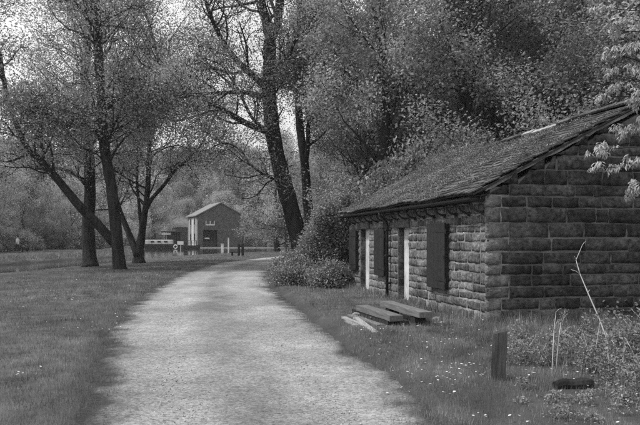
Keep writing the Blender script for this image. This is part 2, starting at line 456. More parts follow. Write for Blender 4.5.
class Tree:
    def __init__(s, seed, up=.15, wander=.18, droop=0.0):
        s.r = random.Random(seed); s.stem = MB(); s.twig = MB(); s.tips = []; s.up = up; s.w = wander; s.droop = droop; s.tmin = .006
    def rv(s):
        return np.array([s.r.gauss(0, 1), s.r.gauss(0, 1), s.r.gauss(0, 1)])
    def limb(s, pts, rad, k=8, mb=None, sub=3):
        """hand-traced limb, smoothed by Catmull-Rom"""
        pts = np.asarray(pts, float); rad = np.asarray(rad, float)
        p = np.vstack([2 * pts[0] - pts[1], pts, 2 * pts[-1] - pts[-2]]); out = []; ro = []
        for i in range(len(pts) - 1):
            for j in range(sub):
                t = j / sub; a, b, c, d = p[i:i + 4]
                out.append(.5 * (2 * b + (c - a) * t + (2 * a - 5 * b + 4 * c - d) * t * t + (3 * b - a - 3 * c + d) * t ** 3))
                ro.append(rad[i] * (1 - t) + rad[i + 1] * t)
        out.append(pts[-1]); ro.append(rad[-1])
        out = np.array(out); ro = np.array(ro)
        ro = ro * (1 + np.array([s.r.uniform(-.06, .06) for _ in ro]))
        (mb or s.stem).tube(out, ro, k)
        return out, ro
    def grow(s, p, d, L, r, lev, maxlev, dens=1.0):
        n = 5 if lev < maxlev else 4
        d = d / np.linalg.norm(d); pts = [p]; dd = d
        for i in range(n):
            dd = dd + s.rv() * s.w + np.array([0, 0, s.up - s.droop * (lev == maxlev)]); dd /= np.linalg.norm(dd)
            pts.append(pts[-1] + dd * L / n)
        pts = np.array(pts); rad = np.linspace(r, r * .35, n + 1)
        (s.stem if lev <= 1 and r > .05 else s.twig).tube(pts, rad, 6 if r > .05 else (4 if r > .02 else 3))
        s.along(pts, rad, L, lev, maxlev, dens)
    def along(s, pts, rad, L, lev, maxlev, dens=1.0, t0=.25, count=None):
        n = len(pts) - 1
        if lev >= maxlev:
            s.tips.append(pts); return
        cnt = count if count is not None else max(2, int(dens * (4 + s.r.random() * 3)))
        for i in range(cnt):
            t = t0 + (1 - t0) * (i + s.r.random()) / cnt
            f = t * n; a = min(int(f), n - 1); q = pts[a] + (pts[a + 1] - pts[a]) * (f - a)
            tan = pts[a + 1] - pts[a]; tan /= np.linalg.norm(tan) + 1e-9
            side = s.rv(); side -= tan * side.dot(tan); side /= np.linalg.norm(side)
            ang = s.r.uniform(.6, 1.15)
            dirn = tan * math.cos(ang) + side * math.sin(ang)
            rr = rad[a] * s.r.uniform(.35, .6)
            s.grow(q, dirn, L * s.r.uniform(.45, .72) * (1.15 - .45 * t), max(rr, s.tmin), lev + 1, maxlev, dens)
    def leaf_points(s, n, spread):
        T = s.tips; segs = np.concatenate([np.stack([t[:-1], t[1:]], 1) for t in T])
        i = rng.integers(0, len(segs), n); t = rng.random((n, 1))
        return segs[i, 0] * (1 - t) + segs[i, 1] * t + rng.normal(size=(n, 3)) * spread
    def build(s, root, bark, leafm, n, size, spread, sparse=None):
        o = s.stem.build('trunk', bark, root, True)
        if s.twig.n:
            tag(s.twig.build('twigs', bark, root, True), kind='stuff')
        C = s.leaf_points(n, spread)
        if sparse is not None: C = C[sparse(C)]
        V, F = leaves(C, size)
        tag(mk('crown', V, F, leafm, root), kind='stuff')
        return root

def px_limb(t, px, d, radpx, dd=None, k=8, mb=None):
    n = len(px); dd = dd or 0.0
    pts = [P(x, y, d + dd * i / max(1, n - 1)) for i, (x, y) in enumerate(px)]
    rad = np.array(radpx, float) * d / FPX
    return t.limb(pts, rad, k, mb)

def rad_line(a, b, n): return list(np.linspace(a, b, n))

# --- the big tree in the bend of the road
DM = 36.0
root = thing('leaning_tree', 'large leaning tree with spreading bare limbs at the bend of the track', 'tree')
t = Tree(3, up=.10, wander=.2); t.tmin = .013
trunk = [(306, 272), (303, 258), (297.5, 235), (290, 205), (283, 180), (277, 155), (272.5, 130), (270, 105), (268.5, 80), (270, 58), (270, 40)]
a, ra = px_limb(t, trunk, DM, [13.5, 10, 9, 8.3, 8, 7.6, 7.4, 7.2, 6.8, 6.3, 5.8], k=12)
L = []
L.append(px_limb(t, [(270, 42), (265, 20), (258, 0), (250, -40), (246, -90), (244, -120)], DM, rad_line(4.4, 1.2, 6), 2))
L.append(px_limb(t, [(270, 42), (277, 25), (281, 0), (289, -45), (292, -100), (294, -130)], DM, rad_line(4.6, 1.2, 6), -2))
L.append(px_limb(t, [(269, 90), (251, 74), (234, 57), (221, 38), (210, 14), (203, -8), (190, -40)], DM, rad_line(3.6, .9, 7), -3))
L.append(px_limb(t, [(267, 98), (250, 93), (234, 92.5), (215, 93), (196, 95), (180, 98)], DM, rad_line(2.6, .7, 6), -4))
L.append(px_limb(t, [(272, 133), (252, 126), (235, 117), (220, 108), (205, 99), (192, 92), (172, 77), (158, 57), (153, 38), (146, 14), (139, -10)], DM, rad_line(3.4, .9, 11), 3))
L.append(px_limb(t, [(193, 92.5), (175, 91.5), (155, 92), (134, 92.5), (127, 87)], DM + 1.4, rad_line(1.7, .6, 5), 1))
L.append(px_limb(t, [(273, 135), (262, 127), (253, 119), (245, 104), (238, 89), (229, 76), (221, 65), (205, 58)], DM, rad_line(2.0, .6, 8), -2.5))
L.append(px_limb(t, [(290, 192), (284, 186), (277, 181), (260, 172), (249, 163), (240, 150), (226, 143), (214, 146)], DM, rad_line(1.9, .5, 8), -3))
L.append(px_limb(t, [(271, 75), (280, 64), (289, 55), (296, 40), (310, 25), (318, 5)], DM, rad_line(2.2, .7, 6), -2))
for (p, rr) in L:
    t.along(p, rr, np.linalg.norm(p[-1] - p[0]) * .5 + 1.2, 0, 3, 1.0, .12, 13)
t.along(a[18:], ra[18:] * .35, 2.6, 1, 3, 1.0, .0, 8)
t.build(root, M['bark'], M['leaf_main'], 60000, .1, .3)

# --- the stem right behind it
root = thing('straight_tree', 'slimmer upright tree standing just behind the leaning trunk', 'tree')
t = Tree(8, up=.12, wander=.2); t.tmin = .013
DN = 38.5
a, ra = px_limb(t, [(315, 268), (311, 235), (307.5, 200), (305, 165), (301, 135), (299, 113), (298, 69), (300, 31), (300, 0), (303, -50), (302, -110)], DN, [7, 5.3, 4.8, 4.4, 4.2, 4, 3.7, 3.4, 3, 2.2, .9], k=9)
L = [px_limb(t, [(305, 165), (308, 146), (310, 117), (327, 93), (340, 78), (351, 65), (361, 52), (378, 34)], DN, rad_line(2.6, .7, 8), -3),
     px_limb(t, [(309.5, 120), (304, 100), (301, 84), (296, 60)], DN - .8, rad_line(1.5, .5, 4), -1),
     px_limb(t, [(298.5, 72), (306, 50), (314, 28), (325, 10), (338, -14)], DN, rad_line(2.4, .8, 5), 2),
     px_limb(t, [(310, 122), (316, 100), (320, 80), (318, 55), (324, 30)], DN - .8, rad_line(1.6, .5, 5), 2)]
for (p, rr) in L: t.along(p, rr, np.linalg.norm(p[-1] - p[0]) * .5 + 1.2, 0, 3, 1.0, .12, 11)
t.along(a[12:], ra[12:] * .45, 3.2, 0, 3, 1.0, 0, 10)
t.build(root, M['bark'], M['leaf_main'], 56000, .1, .32)

# --- three canal-side trees at the left
def side_tree(name, label, seed, d, stems, n, leafm=M['leaf_alder']):
    root = thing(name, label, 'tree', group='trees on the canal bank')
    t = Tree(seed, up=.03, wander=.22); t.tmin = .015
    for (px, rp, dd, k, cnt, ln, i0) in stems:
        p, rr = px_limb(t, px, d, rp, dd, k)
        i0 = int(i0 * len(p))
        t.along(p[i0:], np.minimum(rr[i0:], .12), ln, 0, 3, 1.0, .02, cnt)
    t.build(root, M['bark'], leafm, int(n * 1.3), .108, .46)
    return root
side_tree('bank_tree', 'straight thick tree on the canal bank behind its crossing neighbour', 21, 40.6,
    [([(90, 268), (89.5, 258), (88, 227), (90, 193), (89, 159), (87, 125), (86, 80), (87, 40), (88, 0), (86, -60), (86, -130)], [9.5, 7, 6, 5.8, 5.4, 5, 4.4, 3.8, 3, 2, .8], 1, 10, 52, 6.4, .3),
     ([(89, 190), (80, 178), (66, 170), (48, 165), (30, 150), (12, 146)], rad_line(2.2, .6, 6), -3, 6, 10, 2.2, .2),
     ([(88, 150), (100, 135), (118, 120), (135, 118), (150, 108)], rad_line(2, .6, 5), -3, 6, 10, 2.2, .2)], 42000)
side_tree('bank_tree', 'canal-side tree with a long low limb reaching out over the water', 22, 35.0,
    [([(120, 272), (119, 262), (115.5, 223), (111, 185), (105, 151), (103, 125), (100, 80), (99, 40), (97, 0), (102, -60), (104, -120)], [9, 6.2, 5.6, 5.2, 4.9, 4.6, 4, 3.5, 2.8, 1.8, .8], -1, 10, 52, 6.0, .3),
     ([(114, 243), (96.5, 223), (82, 209), (63, 186), (52, 173), (37, 157), (26, 146), (12, 113), (4, 82), (0, 55), (-8, 15), (-12, -30)], rad_line(5, 1.2, 12), -3, 8, 26, 4.4, .3),
     ([(104, 140), (85, 120), (66, 112), (44, 114), (20, 108)], rad_line(2.1, .6, 5), -3, 6, 12, 2.2, .2),
     ([(102, 115), (122, 96), (140, 92), (158, 98), (172, 92)], rad_line(2.0, .6, 5), -2, 6, 12, 2.2, .2)], 46000)
side_tree('bank_tree', 'forked tree on the canal bank splitting into a wide V', 23, 46.0,
    [([(139, 265), (138.5, 257), (141, 240), (144, 218), (146, 205), (148, 185), (149, 155), (150, 125), (147, 95), (150, 60), (150, 10)], [7.5, 5.5, 4, 3.4, 3.1, 2.7, 2.3, 2, 1.6, 1.1, .5], 1, 8, 30, 6.0, .36),
     ([(138, 256), (133, 244), (128, 231), (121, 214), (116, 196), (114, 165), (118, 130), (122, 95)], [4.5, 3.4, 3, 2.7, 2.3, 1.8, 1.3, .6], 1, 8, 16, 3.4, .4),
     ([(145, 212), (151, 200), (164, 185), (177, 168), (190, 158), (203, 142), (213, 120), (222, 105)], rad_line(2.3, .5, 8), 0, 6, 16, 3.0, .3),
     ([(142, 232), (139, 205), (137, 176), (138, 140), (134, 110)], rad_line(2, .6, 5), 2, 6, 10, 3, .4)], 40000)

# --- prototypes for the woods
def wood_tree(seed, H, spread, n, size, leafm, lean=0.0, low=.2, sp=.32):
    root = thing('wood_tree', 'x', 'tree')
    t = Tree(seed, up=.1, wander=.16)
    r = t.r
    tr = [np.array([0, 0, -.4])]
    for i in range(6): tr.append(tr[-1] + np.array([r.gauss(0, .25) + lean, r.gauss(0, .25), H * .92 / 6]))
    p, rr = t.limb(tr, [H * .022, H * .017, H * .015, H * .012, H * .009, H * .006, H * .002], 8)
    nb = 22
    for i in range(nb):
        f = low + (1 - low) * (i + r.random()) / nb
        q = p[min(int(f * len(p)), len(p) - 1)]
        az = i * 2.4 + r.uniform(-.4, .4); el = r.uniform(.0, .5) + f * .7
        prof = math.sin(math.pi * min(1, (f - low) / (1 - low) * .8 + .16)) ** .7
        t.grow(q, np.array([math.cos(az) * math.cos(el), math.sin(az) * math.cos(el), math.sin(el)]), spread * prof * r.uniform(.75, 1.1) + .6, .06 * (1.2 - f) + .015, 1, 3, .85)
    t.build(root, M['bark_far'], leafm, n, size, sp)
    return root
protos = [wood_tree(31, 15, 4.3, 52000, .13, M['leaf_wood'], 0, .12),
          wood_tree(32, 17, 4.0, 48000, .14, M['leaf_wood'], .12, .2),
          wood_tree(33, 13, 4.6, 50000, .13, M['leaf_wood'], -.1, .08),
          wood_tree(34, 14, 4.4, 26000, .24, M['leaf_far'], 0, .1, .4),
          wood_tree(35, 12, 4.8, 24000, .25, M['leaf_far'], .1, .06, .45)]
first = [True] * 5
def plant(kind, x, y, s, label, group, rz=None, sz=None):
    o = protos[kind]
    if first[kind]: first[kind] = False
    else: o = copy_tree(o)
    o.location = (x, y, float(gz(x, y)) - .1); o.rotation_euler = (0, 0, random.uniform(0, 6.28) if rz is None else rz)
    o.scale = (s, s, sz or s * random.uniform(.92, 1.1))
    tag(o, label, 'tree', group)
    return o
def scatter(x0, x1, y0, y1, gap, keep):
    pts = []
    for _ in range(4000):
        x = random.uniform(x0, x1); y = random.uniform(y0, y1)
        if not keep(x, y): continue
        if all((x - a) ** 2 + (y - b) ** 2 > gap * gap for a, b in pts): pts.append((x, y))
    return pts
def seen(x, y, m=5): return abs(x) < .4572 * y + m
# wood behind the hut
for (x, y) in scatter(2.5, 44, 14, 74, 3.5, lambda x, y: seen(x, y, 4) and (x > 11.5 or (y > 30 and x > road_r(y) + 4.5 + max(0, 34 - y) * .5)) and not (x < 11.5 and y < 27)):
    plant(random.choice([0, 1, 2]), x, y, random.uniform(.8, 1.15), 'leafy tree in the dense wood on the slope behind the stone hut', 'trees in the wood behind the hut')
# wood beyond the canal
for (x, y) in scatter(-75, -27, 40, 135, 5.0, lambda x, y: seen(x, y, 6) and x < np.interp(y, CY_, CF) - (16 if y < 95 else 7) and not (x > -45 and y > 105)):
    plant(random.choice([3, 4, 2, 0]), x, y, random.uniform(.55, .78), 'leafy tree in the wood beyond the canal towpath', 'trees in the wood beyond the canal')
# hillside behind the pump house
for (x, y) in scatter(-135, 110, 152, 290, 8.5, lambda x, y: seen(x, y, 8) and not (-34 < x < -10 and y < 162)):
    plant(random.choice([3, 4]), x, y, random.uniform(.85, 1.25), 'pale spring tree on the far hillside above the pump house', 'trees on the far hillside')
# trees round the end of the track
for (x, y) in [(-13, 160), (-7, 156), (-4, 148), (2, 140), (-9, 166), (7, 128), (12, 118), (-15, 158), (20, 112), (10, 142)]:
    plant(random.choice([3, 4]), x, y, random.uniform(.8, 1.05), 'leafy tree closing the view where the track turns away', 'trees at the end of the track')

# the two dark trunks seen past the big tree
for (px, d, wpx, lab) in [((276, 222), 92, 5.5, 'thick dark trunked tree nearest the signpost beside the far track'), ((288, 218), 88, 6.5, 'thick dark trunked tree close behind the leaning trunk on far track')]:
    bx = (px[0] - 320) / FPX * d
    root = thing('trackside_tree', lab, 'tree', (0, 0, 0), 0, 'trees beside the far track')
    t = Tree(int(px[0]), up=.08, wander=.18)
    z0 = float(gz(bx, d))
    pts = [(bx + .25, d, z0 - .3), (bx + .1, d, z0 + .5), (bx, d, z0 + 2), (bx - .2, d, z0 + 5), (bx - .1, d + .3, z0 + 9), (bx - .2, d, z0 + 14)]
    rr = np.array([1.4, 1.05, .95, .8, .55, .15]) * wpx * .5 * d / FPX
    p, r2 = t.limb(pts, rr, 8)
    for i in range(20):
        f = .3 + .7 * i / 20; q = p[min(int(f * len(p)), len(p) - 1)]; az = i * 2.4; el = random.uniform(-.1, .6)
        t.grow(q, np.array([math.cos(az) * math.cos(el), math.sin(az) * math.cos(el), math.sin(el)]), random.uniform(3, 5), .09, 1, 3, .8)
    t.build(root, M['bark_far'], M['leaf_far'], 16000, .2, .35)

# ------------------------------------------------------------------ shrubs
def shrub_mesh(seed, H, W, n, size, leafm, name):
    """a rounded, uneven bush: clumps of leaves round stems"""
    r = np.random.default_rng(seed)
    root = thing(name, 'x', 'shrub')
    mb = MB(); C = []
    nc = 70
    for i in range(nc):
        az = r.uniform(0, 6.28); rad = W * .5 * math.sqrt(r.random()); z = H * (r.random() ** .8) * (1 - .55 * (rad / (W * .5)) ** 2)
        c = np.array([math.cos(az) * rad, math.sin(az) * rad, max(.12, z)])
        C.append(c + r.normal(size=(n // nc, 3)) * np.array([.16, .16, .13]) * (.6 + .4 * H))
        if i % 3 == 0:
            b = np.array([c[0] * .15, c[1] * .15, -.1]); mid = (b + c) / 2 + r.normal(size=3) * .08
            mb.tube([b, mid, c], [.025, .016, .006], 4)
    tag(mb.build('stems', M['bark_far'], root, True), kind='stuff')
    C = np.concatenate(C); C = C[C[:, 2] > -.02]
    V, F = leaves(C, size)
    tag(mk('foliage', V, F, leafm, root), kind='stuff')
    return root
shr = [shrub_mesh(1, 2.6, 3.2, 16000, .12, M['leaf_dark'], 'shrub'), shrub_mesh(2, 1.8, 3.0, 14000, .12, M['leaf_dark'], 'shrub'), shrub_mesh(3, 1.1, 1.6, 9000, .08, M['leaf_ivy'], 'shrub')]
sfirst = [True] * 3
def bush(k, x, y, s, label, group, sz=None, z=None):
    o = shr[k]
    if sfirst[k]: sfirst[k] = False
    else: o = copy_tree(o)
    o.location = (x, y, float(gz(x, y)) - .03 if z is None else z); o.rotation_euler = (0, 0, random.uniform(0, 6.28)); o.scale = (s, s, sz or s)
    tag(o, label, 'shrub', group)
# understorey beyond the towpath
for (x, y) in scatter(-62, -27, 46, 130, 3.6, lambda x, y: seen(x, y, 3) and np.interp(y, CY_, CF) - 22 < x < np.interp(y, CY_, CF) - (14.2 if y < 95 else 5) and not (x > -46 and y > 105)):
    bush(random.choice([0, 0, 1]), x, y, random.uniform(1.0, 1.7), 'dark bush in the undergrowth along the far towpath', 'undergrowth beyond the towpath')
# undergrowth below the wood on the right
for (x, y) in scatter(-1, 24, 26, 80, 3.0, lambda x, y: seen(x, y, 2) and x > road_r(y) + 3.2 + max(0, 32 - y) * .3 and not (x < 9.5 and y < 28)):
    bush(random.choice([0, 1]), x, y, random.uniform(.9, 1.4), 'dark bush in the undergrowth at the edge of the wood behind the hut', 'undergrowth behind the hut')
for (x, y, sc) in [(2.3, 27.2, 1.05), (3.6, 28.6, 1.3), (5.2, 27.8, 1.3), (7, 28.4, 1.3), (4.6, 31, 1.4), (8.6, 27, 1.3), (3.2, 31.5, 1.2), (6.2, 31, 1.4), (2.4, 30, 1.0)]:
    bush(0, x, y, sc, 'tall leafy bush crowding the far end of the hut roof', 'tall bushes beyond the hut', sc * 1.5)
for (x, y) in scatter(9.5, 16, 13, 28, 2.4, lambda x, y: seen(x, y, 2)):
    bush(random.choice([0, 1]), x, y, random.uniform(.9, 1.5), 'dark bush growing close against the back of the hut', 'bushes at the back of the hut')
# the far bank behind the basin
for (x, y) in [(-40, 128), (-37, 133), (-43, 138), (-39, 144), (-46, 130), (-14, 152), (-10, 146), (-6, 142), (-2, 134), (3, 126)]:
    bush(random.choice([0, 1]), x, y, random.uniform(1.1, 1.7), 'bush on the wharf side of the canal basin', 'bushes round the basin')

# ivy mass at the far end of the hut
def ivy_mass():
    root = thing('ivy_thicket', 'tall ivy-clad thicket against the far end of the stone hut', 'shrub')
    mb = MB(); C = []
    for i in range(260):
        u = rng.random(); x = rng.uniform(-.75, 1.35); y = rng.uniform(22.7, 25.6)
        top = np.interp(x, [-.8, -.3, .2, .8, 1.4], [1.3, 2.2, 2.9, 3.05, 2.7]) + .35 * (vnoise(x * 3, y * 3) - .5)
        z = top * (u ** .75)
        e = 1 - .25 * u
        C.append(np.array([.3 + (x - .3) * e, y, z + .1]) + rng.normal(size=(190, 3)) * .13)
        if i % 12 == 0: mb.tube([(x, y, 0), (x + rng.normal() * .1, y, z * .5), (x * e, y, z)], [.04, .03, .015], 5)
    tag(mb.build('stems', M['bark_far'], root, True), kind='stuff')
    C = np.concatenate(C); V, F = leaves(C[C[:, 2] > .05], .075)
    tag(mk('foliage', V, F, M['leaf_ivy'], root), kind='stuff')
ivy_mass()
for (x, y, s, lab) in [(-.75, 22.3, .8, 'low leafy bush at the track edge before the leaning trunk'), (.25, 21.3, .75, 'low leafy bush in front of the ivy thicket'), (-1.0, 25.5, .9, 'rounded bush at the foot of the leaning trunk'), (.95, 21.9, .6, 'small bush against the far corner of the hut')]:
    bush(2, x, y, s, lab, None)

# ------------------------------------------------------------------ the stone hut
HC = Vector((2.97, 12.44, 0)); ANG = math.atan2(-150.0, 700.0)          # wall runs towards the vanishing point at x=170
HL, HWID, HE, PITCH = 9.75, 6.1, 2.42, R(27.6)
hut = thing('stone_hut', 'long low hut of rough stone blocks with a mossy slate roof', 'hut', HC, 0)
hut.rotation_euler = (0, 0, -ANG)      # local +Y runs along the front wall, local +X across the gable
hut.rotation_euler = (0, 0, math.atan2(150.0, 700.0))
def stone_mesh(c4, w0, prot, axis, mt, jit=.014):
    """stone face from 4 corners (u, v) standing proud by prot; axis maps (u, v, w) to hut space"""
    nu, nv = 5, 4
    (u0, v0), (u1, v1), (u2, v2), (u3, v3) = c4
    s = np.linspace(0, 1, nu)[None]; q = np.linspace(0, 1, nv)[:, None]
    U = (u0 * (1 - s) + u1 * s) * (1 - q) + (u3 * (1 - s) + u2 * s) * q
    Vv = (v0 * (1 - s) + v1 * s) * (1 - q) + (v3 * (1 - s) + v2 * s) * q
    e = np.minimum(np.minimum(s, 1 - s) * (nu - 1), np.minimum(q, 1 - q) * (nv - 1))
    inner = (e > .5)
    W = w0 + prot * np.where(inner, 1, .3) + rng.uniform(-.5, .5, U.shape) * prot * np.where(inner, 1, .3)
    # push the first inner ring outwards so the face is broad and the edge rounds off
    cu, cv = U.mean(), Vv.mean()
    U = np.where(inner, cu + (U - cu) * 1.28, U) + rng.uniform(-jit, jit, U.shape)
    Vv = np.where(inner, cv + (Vv - cv) * 1.3, Vv) + rng.uniform(-jit, jit, U.shape) * .8
    pts = np.stack([U, Vv, W], -1).reshape(-1, 3)
    i = (np.arange(nv - 1)[:, None] * nu + np.arange(nu - 1)[None]).ravel()
    F = np.stack([i, i + 1, i + nu + 1, i + nu], -1)
    ring = list(range(nu)) + [nu * r + nu - 1 for r in range(1, nv)] + [nu * (nv - 1) + c for c in range(nu - 2, -1, -1)] + [nu * r for r in range(nv - 2, 0, -1)]
    back = pts[ring].copy(); back[:, 2] = w0 - .03
    nr = len(ring); base = len(pts); pts = np.concatenate([pts, back])
    SF = [[ring[(j + 1) % nr], ring[j], base + j, base + (j + 1) % nr] for j in range(nr)]
    F = np.concatenate([F, np.array(SF)])
    return axis(pts), F
front_axis = lambda p: np.stack([-p[:, 2], p[:, 0], p[:, 1]], -1)       # u along +Y, v up, proud towards -X
gable_axis = lambda p: np.stack([p[:, 0], -p[:, 2], p[:, 1]], -1)       # u along +X, v up, proud towards -Y
tanp = math.tan(PITCH)

# openings in the front wall: (u0, u1, v0, v1)
doors = [(4.17, 4.99, -.1, 1.90), (7.52, 8.48, -.1, 1.92)]
# wall cores (mortar) with real door openings
def core_front():
    mb = MB(); y = 0.0; th = .42
    for (a, b, v0, v1) in doors:
        mb.box((0, y, -.3), (th, a, HE)); mb.box((0, a, v1), (th, b, HE)); y = b
    mb.box((0, y, -.3), (th, HL, HE)); return mb.build('front_wall', M['mortar'], hut)
fw = core_front()
def gable_core(name, y0, y1):
    V = []
    for y in (y0, y1):
        V += [(.422, y, -.3), (HWID - .422, y, -.3), (HWID - .422, y, HE + .42 * tanp - .05), (HWID / 2, y, HE + HWID / 2 * tanp - .06), (.422, y, HE + .42 * tanp - .05)]
    V = np.array(V)
    mb = MB(); Q = [[0, 1, 2, 4], [2, 3, 4, 4], [6, 5, 9, 7], [8, 7, 9, 9]]
    for j in range(5): Q.append([j, (j + 5), (j + 1) % 5 + 5, (j + 1) % 5])
    mb.add(V, np.array(Q)); return mb.build(name, M['mortar_dark'], hut)
gw = gable_core('gable_wall', .003, .42)
# the corner of the gable in front of the front wall's end
gable_core('far_gable_wall', HL - .42, HL - .003)
mb = MB(); mb.box((HWID - .42, 0.002, -.3), (HWID, HL - .002, HE)); mb.build('back_wall', M['mortar_dark'], hut)
mb = MB(); mb.box((.06, .0, HE + .002), (.42, HL, HE + .13)); mb.build('wall_plate', M['mortar_dark'], hut)

nstone = 0
rest = MB()
def add_stone(c4, w0, prot, axis, mt, parent, single):
    global nstone
    V, F = stone_mesh(c4, w0, prot, axis, mt)
    if single and nstone < 292:
        o = mk('stone', V, F, mt, parent, True); nstone += 1
    else: rest.add(V, F)
# gable stones first: big blocks, courses keyed with the quoins of the front wall
rr_ = random.Random(77)
courses = []; v = -.12
while v < HE + HWID / 2 * tanp:
    h = rr_.choice([.19, .21, .23, .25, .27]); courses.append((v, v + h)); v += h
G = .014
front_quoin = {}
gstones = []
for ci, (v0, v1) in enumerate(courses):
    def ul(v): return max(-.035, (v - HE - .03) / tanp + .02)
    a0, a1 = ul(v0), ul(v1)
    if a1 > HWID / 2 - .2: continue
    b0, b1 = HWID - a0, HWID - a1
    u = a0; first_ = True
    while u < b0 - .05:
        wdt = rr_.uniform(.38, .95) if not first_ else rr_.choice([.3, .46])
        if rr_.random() < .12: wdt = rr_.uniform(.22, .32)
        e = u + wdt
        if b0 - e < .3: e = b0
        tl = max(u, a1) if not first_ else max(a1, a0); tr = min(e, b1); tl = min(tl, e - .07)
        if tr - tl > .06 and e - u > .08:
            G = rr_.uniform(.008, .02)
            gstones.append((ci, [(u + G, v0 + G), (e - G, v0 + G), (tr - G, v1 - G), (tl + G, v1 - G)], u))
        first_ = False; u = e
for ci, c4, u in gstones:
    vis = u < 3.6
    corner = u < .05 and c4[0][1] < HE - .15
    add_stone(c4, 0.0, rr_.uniform(.018, .04), gable_axis, M['quoin_painted_sun'] if corner else M['stone_gable'], gw, vis)
# front wall stones: smaller, squarer blocks between the openings
fst = []
v = -.1; fc = []
while v < HE - .05:
    h = rr_.choice([.15, .17, .19, .21, .22]); 
    if HE - (v + h) < .1: h = HE - v
    fc.append((v, v + h)); v += h
for (v0, v1) in fc:
    spans = [(-.03, HL)]
    for (a, b, o0, o1) in doors:
        if v0 < o1 - .02:
            out = []
            for (s0, s1) in spans:
                if s0 < a < s1: out += [(s0, a - .0), (b, s1)]
                else: out.append((s0, s1))
            spans = out
    for (s0, s1) in spans:
        u = s0
        while u < s1 - .02:
            wdt = rr_.choice([rr_.uniform(.22, .4), rr_.uniform(.35, .7)])
            if u < .0: wdt = rr_.choice([.3, .62])
            e = u + wdt
            if s1 - e < .14: e = s1
            g = rr_.uniform(.012, .024)
            dv = lambda: rr_.uniform(-.012, .012)
            fst.append([(u + g, v0 + g + dv()), (e - g, v0 + g + dv()), (e - g, v1 - g + dv()), (u + g, v1 - g + dv())]); u = e
fst.sort(key=lambda c: c[0][0])
for c4 in fst:
    add_stone(c4, 0.0, rr_.uniform(.012, .026), front_axis, M['stone'] , fw, True)
if rest.n:
    tag(rest.build('far_stones', M['stone'], fw, True), kind='stuff')
# reveals of the doorways: blocks turning the corner
for (a, b, v0, v1) in doors:
    z = -.1
    while z < v1 - .02:
        h = min(rr_.uniform(.17, .24), v1 - z)
        if v1 - (z + h) < .1: h = v1 - z
        for (yy, sg) in ((b, -1), (a, 1)):
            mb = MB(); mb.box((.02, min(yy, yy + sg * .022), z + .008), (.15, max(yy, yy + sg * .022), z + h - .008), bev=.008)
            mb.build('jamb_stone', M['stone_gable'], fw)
        z += h
# doors
for (a, b, v0, v1) in doors:
    dr_ = MB(); dr_.box((.165, a + .004, .0), (.2, b - .004, v1)); d = dr_.build('door', M['white'], hut)
    n = 6; w_ = (b - a - .09) / n
    for i in range(n):
        m_ = MB(); m_.box((.152, a + .045 + i * w_ + .004, .03), (.164, a + .045 + (i + 1) * w_ - .004, v1 - .05), bev=.003); m_.build('door_board', M['white'], d)
    m_ = MB(); m_.box((.1, a + .024, 0), (.163, a + .062, v1 - .002), bev=.004); m_.build('door_frame', M['white'], d)
    m_ = MB(); m_.tube([(.15, a + .14, 1.0), (.11, a + .14, 1.0), (.10, a + .14, .97)], [.015, .015, .02], 6); m_.build('door_handle', M['iron'], d)
    m_ = MB(); m_.box((-.06, a - .12, v1 - .002), (-.0, b + .12, v1 + .2), bev=.012, jit=.006); m_.build('lintel', M['stone'], fw)
    m_ = MB(); m_.box((-.1, a - .05, -.1), (.16, b + .05, .09), bev=.012, jit=.006); m_.build('doorstep', M['stone_pale'], hut)
# shutters: planked boards on ledges, standing proud on iron hinges
for (a, b, v0, v1, lab) in [(1.69, 2.70, .60, 1.95, 'tall dark board shutter nearest the corner'), (5.80, 6.68, .66, 1.88, None), (8.62, 9.36, .7, 1.9, None)]:
    m_ = MB(); m_.box((-.085, a + .015, v0 + .03), (-.062, b - .015, v1 - .03))
    sh = m_.build('shutter', M['paint_dark'], hut)
    if lab: sh['label'] = lab
    n = 5; w_ = (b - a) / n
    for i in range(n):
        m_ = MB(); m_.box((-.118, a + i * w_ + .003, v0 + random.uniform(-.008, .008)), (-.086 + random.uniform(-.003, .003), a + (i + 1) * w_ - .003, v1 + random.uniform(-.008, .008)), bev=.004)
        m_.build('board', M['paint_dark'], sh)
    for zz in (v0 + .18, v1 - .18):
        m_ = MB(); m_.box((-.126, a - .05, zz - .02), (-.119, a + .5, zz + .02), bev=.002); m_.tube([(-.11, a - .045, zz - .05), (-.11, a - .045, zz + .05)], [.014, .014], 6, True)
        m_.build('hinge', M['iron'], sh)
    m_ = MB(); m_.tube([(-.05, a - .02, (v0 + v1) / 2 - .02), (-.15, a - .03, (v0 + v1) / 2), (-.15, a + .06, (v0 + v1) / 2)], [.011, .011, .011], 5, True); m_.build('catch', M['iron'], sh)
    for yy in (a + .02, b - .07):       # packing blocks that carry the shutter off the wall
        m_ = MB(); m_.box((-.0615, yy, v0 + .02), (.002, yy + .05, v1 - .02)); m_.build('packing', M['timber_dark'], sh)

# roof: bed, slates, ridge stones, gutter on curved brackets, downpipe
OVH = .30; SL = HWID / 2 / math.cos(PITCH) + OVH
roof_y0, roof_y1 = -.05, HL + .12
def roof_pt(s_, y, up=0.0, side=-1):
    """s_ metres up the slope from the eaves edge"""
    sx = -OVH * math.cos(PITCH) + s_ * math.cos(PITCH); z = HE + .10 - OVH * math.sin(PITCH) + s_ * math.sin(PITCH)
    sag = -.05 * math.sin(math.pi * min(1, max(0, y / HL))) * (s_ / SL) + .02 * math.sin(y * 2.1 + s_ * 1.3)
    x = sx - up * math.sin(PITCH); zz = z + up * math.cos(PITCH) + sag
    return (x, y, zz) if side < 0 else (HWID - x, y, zz)
V = []; nyr = 24
for side in (-1, 1):
    for i in range(nyr + 1):
        y = roof_y0 + (roof_y1 - roof_y0) * i / nyr
        for (s_, up) in ((0, .015), (SL, .015), (SL, .05), (0, .05)): V.append(roof_pt(s_, y, up, side))
